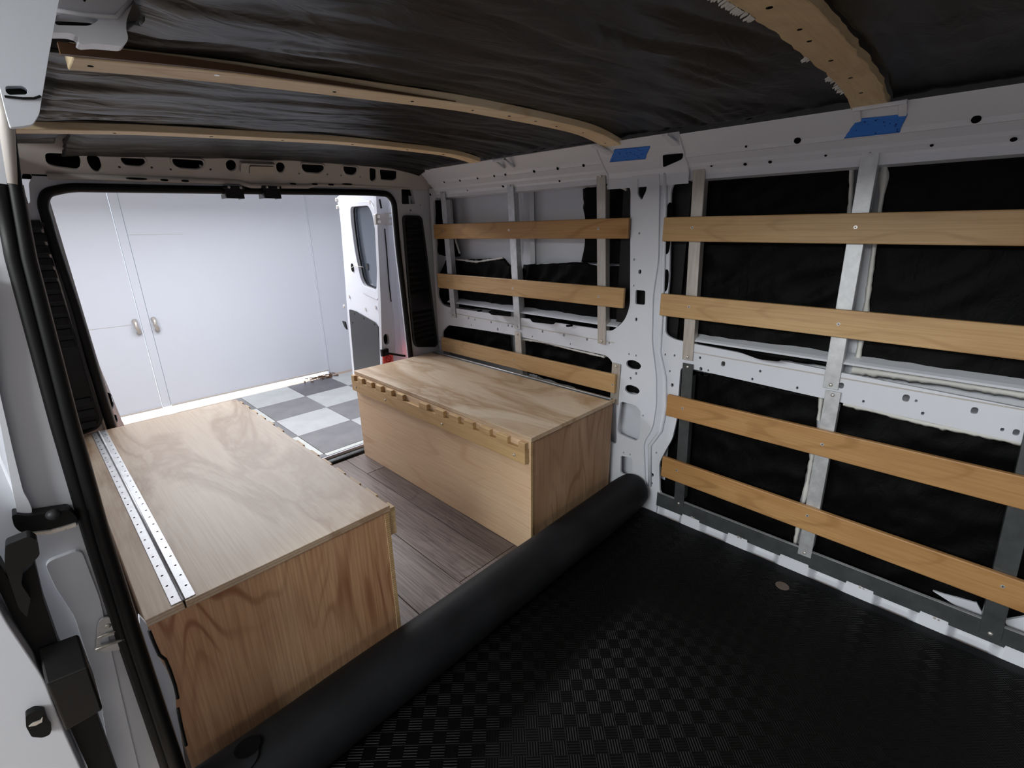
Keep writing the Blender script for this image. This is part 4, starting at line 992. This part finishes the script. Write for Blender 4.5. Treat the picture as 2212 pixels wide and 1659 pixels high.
# punched hole in the roll
def rollpatch(u, v, ru, rv, rot=0, off=.0035):
    p = None; d = ray(u, v)
    oy, oz = -RC[0], CH-RC[1]; R0 = RR+.002
    A = d.y**2+d.z**2; B = 2*(oy*d.y+oz*d.z); C_ = oy*oy+oz*oz-R0*R0; t = (-B-math.sqrt(B*B-4*A*C_))/(2*A); p = CP+d*t
    a0 = math.atan2(p.z-RC[1], p.y-RC[0]); bm = NB(); ring = []; cen = bm.verts.new((p.x, RC[0]+(R0+off)*math.cos(a0), RC[1]+(R0+off)*math.sin(a0)))
    for k in range(28):
        t = 2*PI*k/28; du = ru*math.cos(t)*math.cos(rot)-rv*math.sin(t)*math.sin(rot); dv = ru*math.cos(t)*math.sin(rot)+rv*math.sin(t)*math.cos(rot)
        a = a0+dv/R0; ring.append(bm.verts.new((p.x+du, RC[0]+(R0+off)*math.cos(a), RC[1]+(R0+off)*math.sin(a))))
    for k in range(28): bm.faces.new((cen, ring[k], ring[(k+1) % 28]))
    return bm
obj('punched_hole', rollpatch(535, 1614, .027, .024), 'hole', mat_o)
obj('hole_flap', rollpatch(520, 1640, .036, .03, 0, .0015), 'roll', mat_o)
obj('slit', rollpatch(1350, 1047, .020, .005, .5), 'roll', mat_o)

# ---- the two plywood storage boxes
ZL = .537
def storage_box(x0, x1, y0, y1, aisle, label, lid_m, end_m, hinge_x, right):
    o = empty('storage_box', ((x0+x1)/2, (y0+y1)/2, 0)); th = .0125; zt = ZL-.019
    s = 1 if right else -1
    xa = x0 if right else x1
    # aisle-side front panel
    fx0, fx1 = (x0, x0+th) if right else (x1-th, x1)
    obj('front_panel', box(NB(), (fx0, y0+.001, .001), (fx1, y1, zt)), 'front_ply', o, bevel=.0015)
    if right: ex0, ex1 = x0+th+.0005, x1
    else: ex0, ex1 = x0, x1-th-.0005
    obj('end_panel', box(NB(), (ex0, y0+.002, .001), (ex1, y0+.002+th, zt-.002)), end_m, o, bevel=.001)
    obj('end_panel', box(NB(), (ex0, y1-th, .001), (ex1, y1, zt-.002)), end_m, o)
    bx = x1-th if right else x0
    obj('back_panel', box(NB(), (bx, y0+.02, .001), (bx+th, y1-.02, zt-.002)), 'front_ply', o)
    obj('corner_edge', box(NB(), (fx0-(.0 if right else -.0), y0-.0012, .002), (fx1, y0+.0009, zt-.002)), 'edge_ply', o)
    # lid in two pieces with a piano hinge
    g_ = .0015
    l0, l1 = (x0-.004, hinge_x-g_) if right else (hinge_x+g_, x1+.004)
    obj('lid', box(NB(), (l0, y0-.006, zt+.001), (l1, y1, ZL)), lid_m, o, bevel=.0015)
    m0, m1 = (hinge_x+g_, x1+.006) if right else (x0, hinge_x-g_)
    obj('fixed_top', box(NB(), (m0, y0-.006, zt+.001), (m1, y1, ZL)), lid_m, o, bevel=.0015)
    h = obj('piano_hinge', tube(NB(), [(hinge_x, y0+.002, ZL+.003), (hinge_x, y1-.005, ZL+.003)], .0035, 8), 'galv', o, True)
    lw = .020 if not right else .012
    for a, b in ((hinge_x-lw-.003, hinge_x-.003), (hinge_x+.003, hinge_x+lw+.003)):
        obj('leaf', box(NB(), (a, y0+.002, ZL), (b, y1-.005, ZL+.0018)), 'galv' if not right else 'galv_dark', h, bevel=.0005, seg=1)
    bm = NB(); k = 0; yy = y0+.03
    while yy < y1-.02:
        for sgn in (-1, 1):
            disc(bm, (hinge_x+sgn*(lw*.62+.003), yy+(.02 if sgn > 0 else 0), ZL+.0018), (0, 0, 1), .0028 if not right else .0018, .0003, 8)
        yy += .049
    hh = obj('screw_holes', bm, 'hole', h); hh['kind'] = 'stuff'
    # notched slat rail on the aisle side
    rx0, rx1 = (x0-.026, x0-.002) if right else (x1+.002, x1+.026)
    rl = obj('slat_rail', box(NB(), (rx0, y0+.008, .427), (rx1, y1-.002, .489)), 'rail_wood', o, bevel=.0015)
    sx0, sx1 = (x0-.008, x0-.0005) if right else (x1+.0005, x1+.008)
    obj('backer', box(NB(), (sx0, y0+.008, .489), (sx1, y1-.002, .515)), 'front_ply', rl)
    for ya, yb in ((1.100, 1.142), (1.200, 1.266), (1.303, 1.367), (1.406, 1.466), (1.504, 1.568), (1.606, 1.670), (1.732, 1.796), (1.932, 1.99), (2.034, 2.09), (2.134, 2.19), (2.229, 2.285), (2.332, 2.38), (2.42, 2.452)):
        obj('notch_block', box(NB(), (rx0-.001 if right else sx1+.0003, max(ya, y0+.008), .4895), (sx0-.0003 if right else rx1+.001, yb, .517)), 'rail_wood', rl, bevel=.001, seg=1)
    for (yy, zz) in ((1.165, .452), (1.62, .453), (2.10, .452), (2.41, .452)):
        xx = rx0 if right else rx1
        obj('screw', disc(NB(), (xx, yy, zz), (-s, 0, 0), .0065, .004, 10, 1), 'chrome', rl, True)
    tag(o, label, 'storage box', 'plywood boxes in the van'); return o
storage_box(1.230, 1.808, 1.100, 2.455, 1, 'pale plywood storage box along the right wall, with a notched rail facing the aisle', 'lid_right', 'end_ply', 1.790, True)
storage_box(.021, .601, 1.098, 2.440, -1, 'plywood storage box on the left behind the door seal, wide steel hinge along its lid', 'lid_left', 'end_ply_left', .092, False)

# ================================================================ left foreground: sliding door opening
# body pillar between opening and box, seen nearly edge-on
seal_path = [(.050, .945, 1.66), (.044, .945, 1.45), (.030, .945, 1.364), (.020, .945, 1.27), (.008, .945, 1.03), (.001, .945, .83), (-.002, .945, .634), (-.004, .945, .26), (-.004, .945, -.1)]
jb = tag(obj('trim_1', plate(NB(), fillet([(-.33, -.2), (-.33, 1.56), (.02, 1.66), (.043, 1.66), (.040, 1.45), (.022, 1.30), (.002, 1.03), (-.004, .8), (-.006, -.2)], .01), [], fY(.962), .02), 'paint', bevel=.003), kind='structure')
bm = NB(); plate(bm, pys([(-40, 560), (0, 850), (30, 1000), (46, 1060), (36, 1085), (0, 1000), (-60, 700)], .955), [], fY(.952), .012); obj('pressed_step', bm, 'paint', jb, bevel=.004)
bm = NB(); plate(bm, fillet(pys([(-60, 600), (-10, 860), (28, 1062), (40, 1120), (62, 1122), (70, 1100), (62, 1080), (50, 1060), (30, 980), (0, 850), (-30, 600)], .945), .006), [], fY(.940), .022); obj('overlap_flange', bm, 'paint', jb, bevel=.005, seg=3)
bm = NB(); plate(bm, fillet(pys([(95, 1215), (175, 1185), (215, 1290), (262, 1500), (300, 1659), (330, 1800), (260, 1800), (240, 1659), (215, 1500), (160, 1330), (120, 1270)], .955), .012), [], fY(.953), .012); obj('pressed_swage', bm, 'paint', jb, bevel=.005, seg=3)
# hinge roller pocket
rb = empty('door_roller', (-.05, .93, .87))
bm = NB(); plate(bm, fillet(pys([(24, 1108), (60, 1112), (150, 1098), (168, 1118), (166, 1136), (80, 1152), (45, 1148), (30, 1135)], .935), .006), [], fY(.930), .025); obj('guide_housing', bm, 'rubber', rb, bevel=.003)
bm = NB(); plate(bm, fillet(pys([(60, 1152), (110, 1146), (165, 1130), (165, 1137), (110, 1153), (62, 1157)], .926), .001), [], fY(.925), .02); obj('guide_arm', bm, 'chrome', rb, bevel=.001)
x, z = PY(115, 1112, .925); obj('roller', disc(NB(), (x, .926, z), (0, -1, 0), .009, .008, 14, 1), 'plastic_grey', rb, True)
tag(rb, 'black roller guide with a bright metal arm, left of the door seal at mid height', 'door roller')
# door weatherstrip
ws = tag(obj('weatherstrip', tube(NB(), seal_path, [.006, .006, .0075, .0085, .0095, .0105, .012, .0135, .0135], 12), 'rubber', None, True), 'thick black rubber weatherstrip running down the sliding door opening', 'weatherstrip')
bm = NB(); tube(bm, [(x-.0135, y+.004, z) for x, y, z in seal_path[2:]], [.009, .0095, .0095, .0095, .0095, .010, .010], 10); obj('outer_lip', bm, 'rubber', ws, True)
bm = NB(); tube(bm, [(x+r_*.93, y+.006, z) for (x, y, z), r_ in zip(seal_path[2:], (.0075, .0085, .0095, .0105, .012, .0135, .0135))], .0018, 6); obj('felt_edge', bm, 'paint_grey', ws, True)
bm = NB(); tube(bm, [(x-.002, y-.006, z) for x, y, z in seal_path[:3]], [.009, .0085, .005], 8); obj('body_flange', bm, 'paint_grey', ws, True)
# striker
sk = empty('door_striker', (-.035, .94, .64))
bm = NB(); plate(bm, fillet(pys([(213, 1346), (222, 1336), (236, 1333), (252, 1340), (268, 1372), (272, 1400), (240, 1407), (207, 1408)], .946), .003), [fillet(pys([(220, 1380), (250, 1370), (254, 1384), (217, 1394)], .946), .0015)], fY(.946), .004); obj('plate', bm, 'galv', sk)
bm = NB(); tube(bm, [(PY(u, v, .944)[0], .944, PY(u, v, .944)[1]) for u, v in ((211, 1378), (232, 1369), (262, 1360))], .0016, 8); tube(bm, [(PY(u, v, .942)[0], .942, PY(u, v, .942)[1]) for u, v in ((206, 1404), (232, 1394), (268, 1380))], .0024, 8); obj('loop', bm, 'alu', sk, True)
x, z = PY(233, 1353, .945); obj('torx_screw', disc(NB(), (x, .9455, z), (0, -1, 0), .0048, .0015, 14, 1), 'alu', sk, True)
tag(sk, 'silver metal door striker screwed to the white jamb left of the seal', 'striker')
# open sliding door: white edge, black seal with square buffer, latch hook, lock knob
d5 = tag(obj('door_5', plate(NB(), fillet(pys([(-420, 1100), (-60, 1180), (5, 1330), (95, 1465), (130, 1560), (175, 1659), (230, 1800), (-420, 1800)], .86), .02), [], fY(.86), .06), 'paint', bevel=.006, seg=3), kind='structure')
bm = NB(); plate(bm, fillet(pys([(-40, 1190), (0, 1218), (20, 1255), (50, 1240), (75, 1215), (95, 1300), (130, 1400), (200, 1520), (215, 1560), (250, 1659), (300, 1800), (236, 1800), (190, 1659), (150, 1570), (110, 1480), (70, 1400), (30, 1340), (-10, 1260), (-60, 1230)], .885), .006), [], fY(.885), .03); obj('edge_seal', bm, 'rubber', d5, bevel=.003)
bm = NB(); plate(bm, fillet(pys([(12, 1175), (62, 1155), (80, 1165), (86, 1195), (68, 1215), (50, 1222), (46, 1260), (66, 1290), (58, 1330), (40, 1310), (10, 1220)], .87), .004), [], fY(.865), .022); obj('latch_hook', bm, 'plastic', d5, bevel=.003)
# buffer block
f = pys([(92, 1418), (180, 1391), (220, 1516), (216, 1526), (142, 1567), (92, 1470)], .85)
bm = NB()
q = [PY(u, v, .85) for u, v in ((97, 1464), (188, 1428), (220, 1520), (140, 1566))]; q2 = [PY(u, v, .85) for u, v in ((95, 1425), (181, 1393), (214, 1480), (140, 1520))]
hexa(bm, [(a, .835, b) for a, b in q], [(a*1.06, .885, b) for a, b in [(-.0+q2[0][0], q2[0][1]), q2[1], (q2[2][0]+.0, q2[2][1]), q2[3]]]); bmesh.ops.recalc_face_normals(bm, faces=bm.faces)
obj('buffer_block', bm, 'plastic', d5, bevel=.003, seg=3)
kn = obj('lock_knob', None or plate(NB(), fillet(pys([(55, 1545), (75, 1534), (96, 1536), (104, 1562), (112, 1572), (108, 1585), (92, 1592), (68, 1590), (56, 1568)], .85), .003), [], fY(.848), .014), 'rubber', d5, bevel=.003)
bm = NB(); plate(bm, pys([(62, 1570), (72, 1562), (88, 1556), (92, 1550), (91, 1560), (76, 1568)], .846), [], fY(.846), .003); obj('pin', bm, 'chrome', kn)
# latch plate between seal and box
lt = empty('sill_bracket', (.03, 1.0, .4))
bm = NB(); plate(bm, fillet(pys([(300, 1330), (318, 1350), (333, 1400), (345, 1425), (360, 1445), (378, 1490), (382, 1540), (390, 1580), (402, 1659), (420, 1800), (330, 1800), (330, 1600)], 1.0), .006), [], fY(1.0), .012); obj('white_flange', bm, 'paint', lt, bevel=.003)
bm = NB(); tube(bm, [(PY(u, v, .995)[0], .994, PY(u, v, .995)[1]) for u, v in ((322, 1362), (334, 1392), (344, 1414), (357, 1424), (368, 1450), (378, 1480), (384, 1508))], .003, 8); tube(bm, [(PY(u, v, .995)[0], .994, PY(u, v, .995)[1]) for u, v in ((384, 1530), (392, 1570), (402, 1610))], .003, 8); obj('black_cable', bm, 'rubber', lt, True)
tag(lt, 'white metal flange with a thin black cable between the seal and the left box', 'bracket')
# sliding door roof track end, upper left
rt = empty('door_track', (.06, .80, 1.45))
bm = NB(); plate(bm, fillet(pys([(-60, -40), (136, -40), (128, 0), (115, 70), (104, 130), (96, 180), (90, 215), (85, 246), (72, 268), (48, 273), (22, 275), (12, 240), (-10, 150)], .85), .003), [fillet(pys([(12, 186), (48, 185), (60, 192), (58, 204), (20, 205), (12, 198)], .85), .002)], fY(.85), .016); obj('white_cover', bm, 'garage_white', rt, bevel=.003, seg=3)
bm = NB(); tube(bm, [(PY(u, v, .848)[0], .849, PY(u, v, .848)[1]) for u, v in ((10, 208), (50, 212), (74, 212), (88, 207))], .0013, 6); obj('cover_seam', bm, 'rubber', rt)
bm = NB(); plate(bm, pys([(5, 175), (80, 175), (80, 215), (5, 215)], .87), [], fY(.868), .002); obj('slot_shadow', bm, 'rubber', rt)
tag(rt, 'white cover of the sliding door track in the upper left corner', 'door track')
bb = empty('roof_bow', (.18, .95, 1.56))
ybb = .98
bm = NB(); plate(bm, fillet(pys([(100, -60), (300, -60), (288, 5), (274, 40), (272, 62), (278, 84), (268, 100), (235, 97), (205, 94), (178, 96), (168, 91), (171, 78), (150, 71), (108, 70), (108, 55), (112, 22)], ybb), .008), [fillet(pys([(118, 31), (200, 36), (214, 42), (204, 50), (190, 56), (118, 54)], ybb), .005), fillet(pys([(166, -40), (205, -40), (182, 9)], ybb), .006)], fY(ybb), .03); obj('pressed_sheet', bm, 'paint', bb, bevel=.006, seg=3)
bm = NB(); plate(bm, pys([(100, -50), (230, -50), (230, 75), (100, 75)], ybb+.05), [], fY(ybb+.045), .004); obj('dark_backing', bm, 'plastic', bb)  # black plate gives the hole its shade by colour
tube_b = NB(); tube(tube_b, [(PY(u, v, ybb)[0], ybb-.003, PY(u, v, ybb)[1]) for u, v in ((122, 24), (180, 33), (250, 38), (285, 0))], .0028, 8); obj('rolled_edge', tube_b, 'paint', bb, True)
tag(bb, 'white pressed metal roof bow with a rectangular hole, upper left corner', 'roof bow')

for o in bpy.data.objects:
    if '_o' in o: del o['_o']
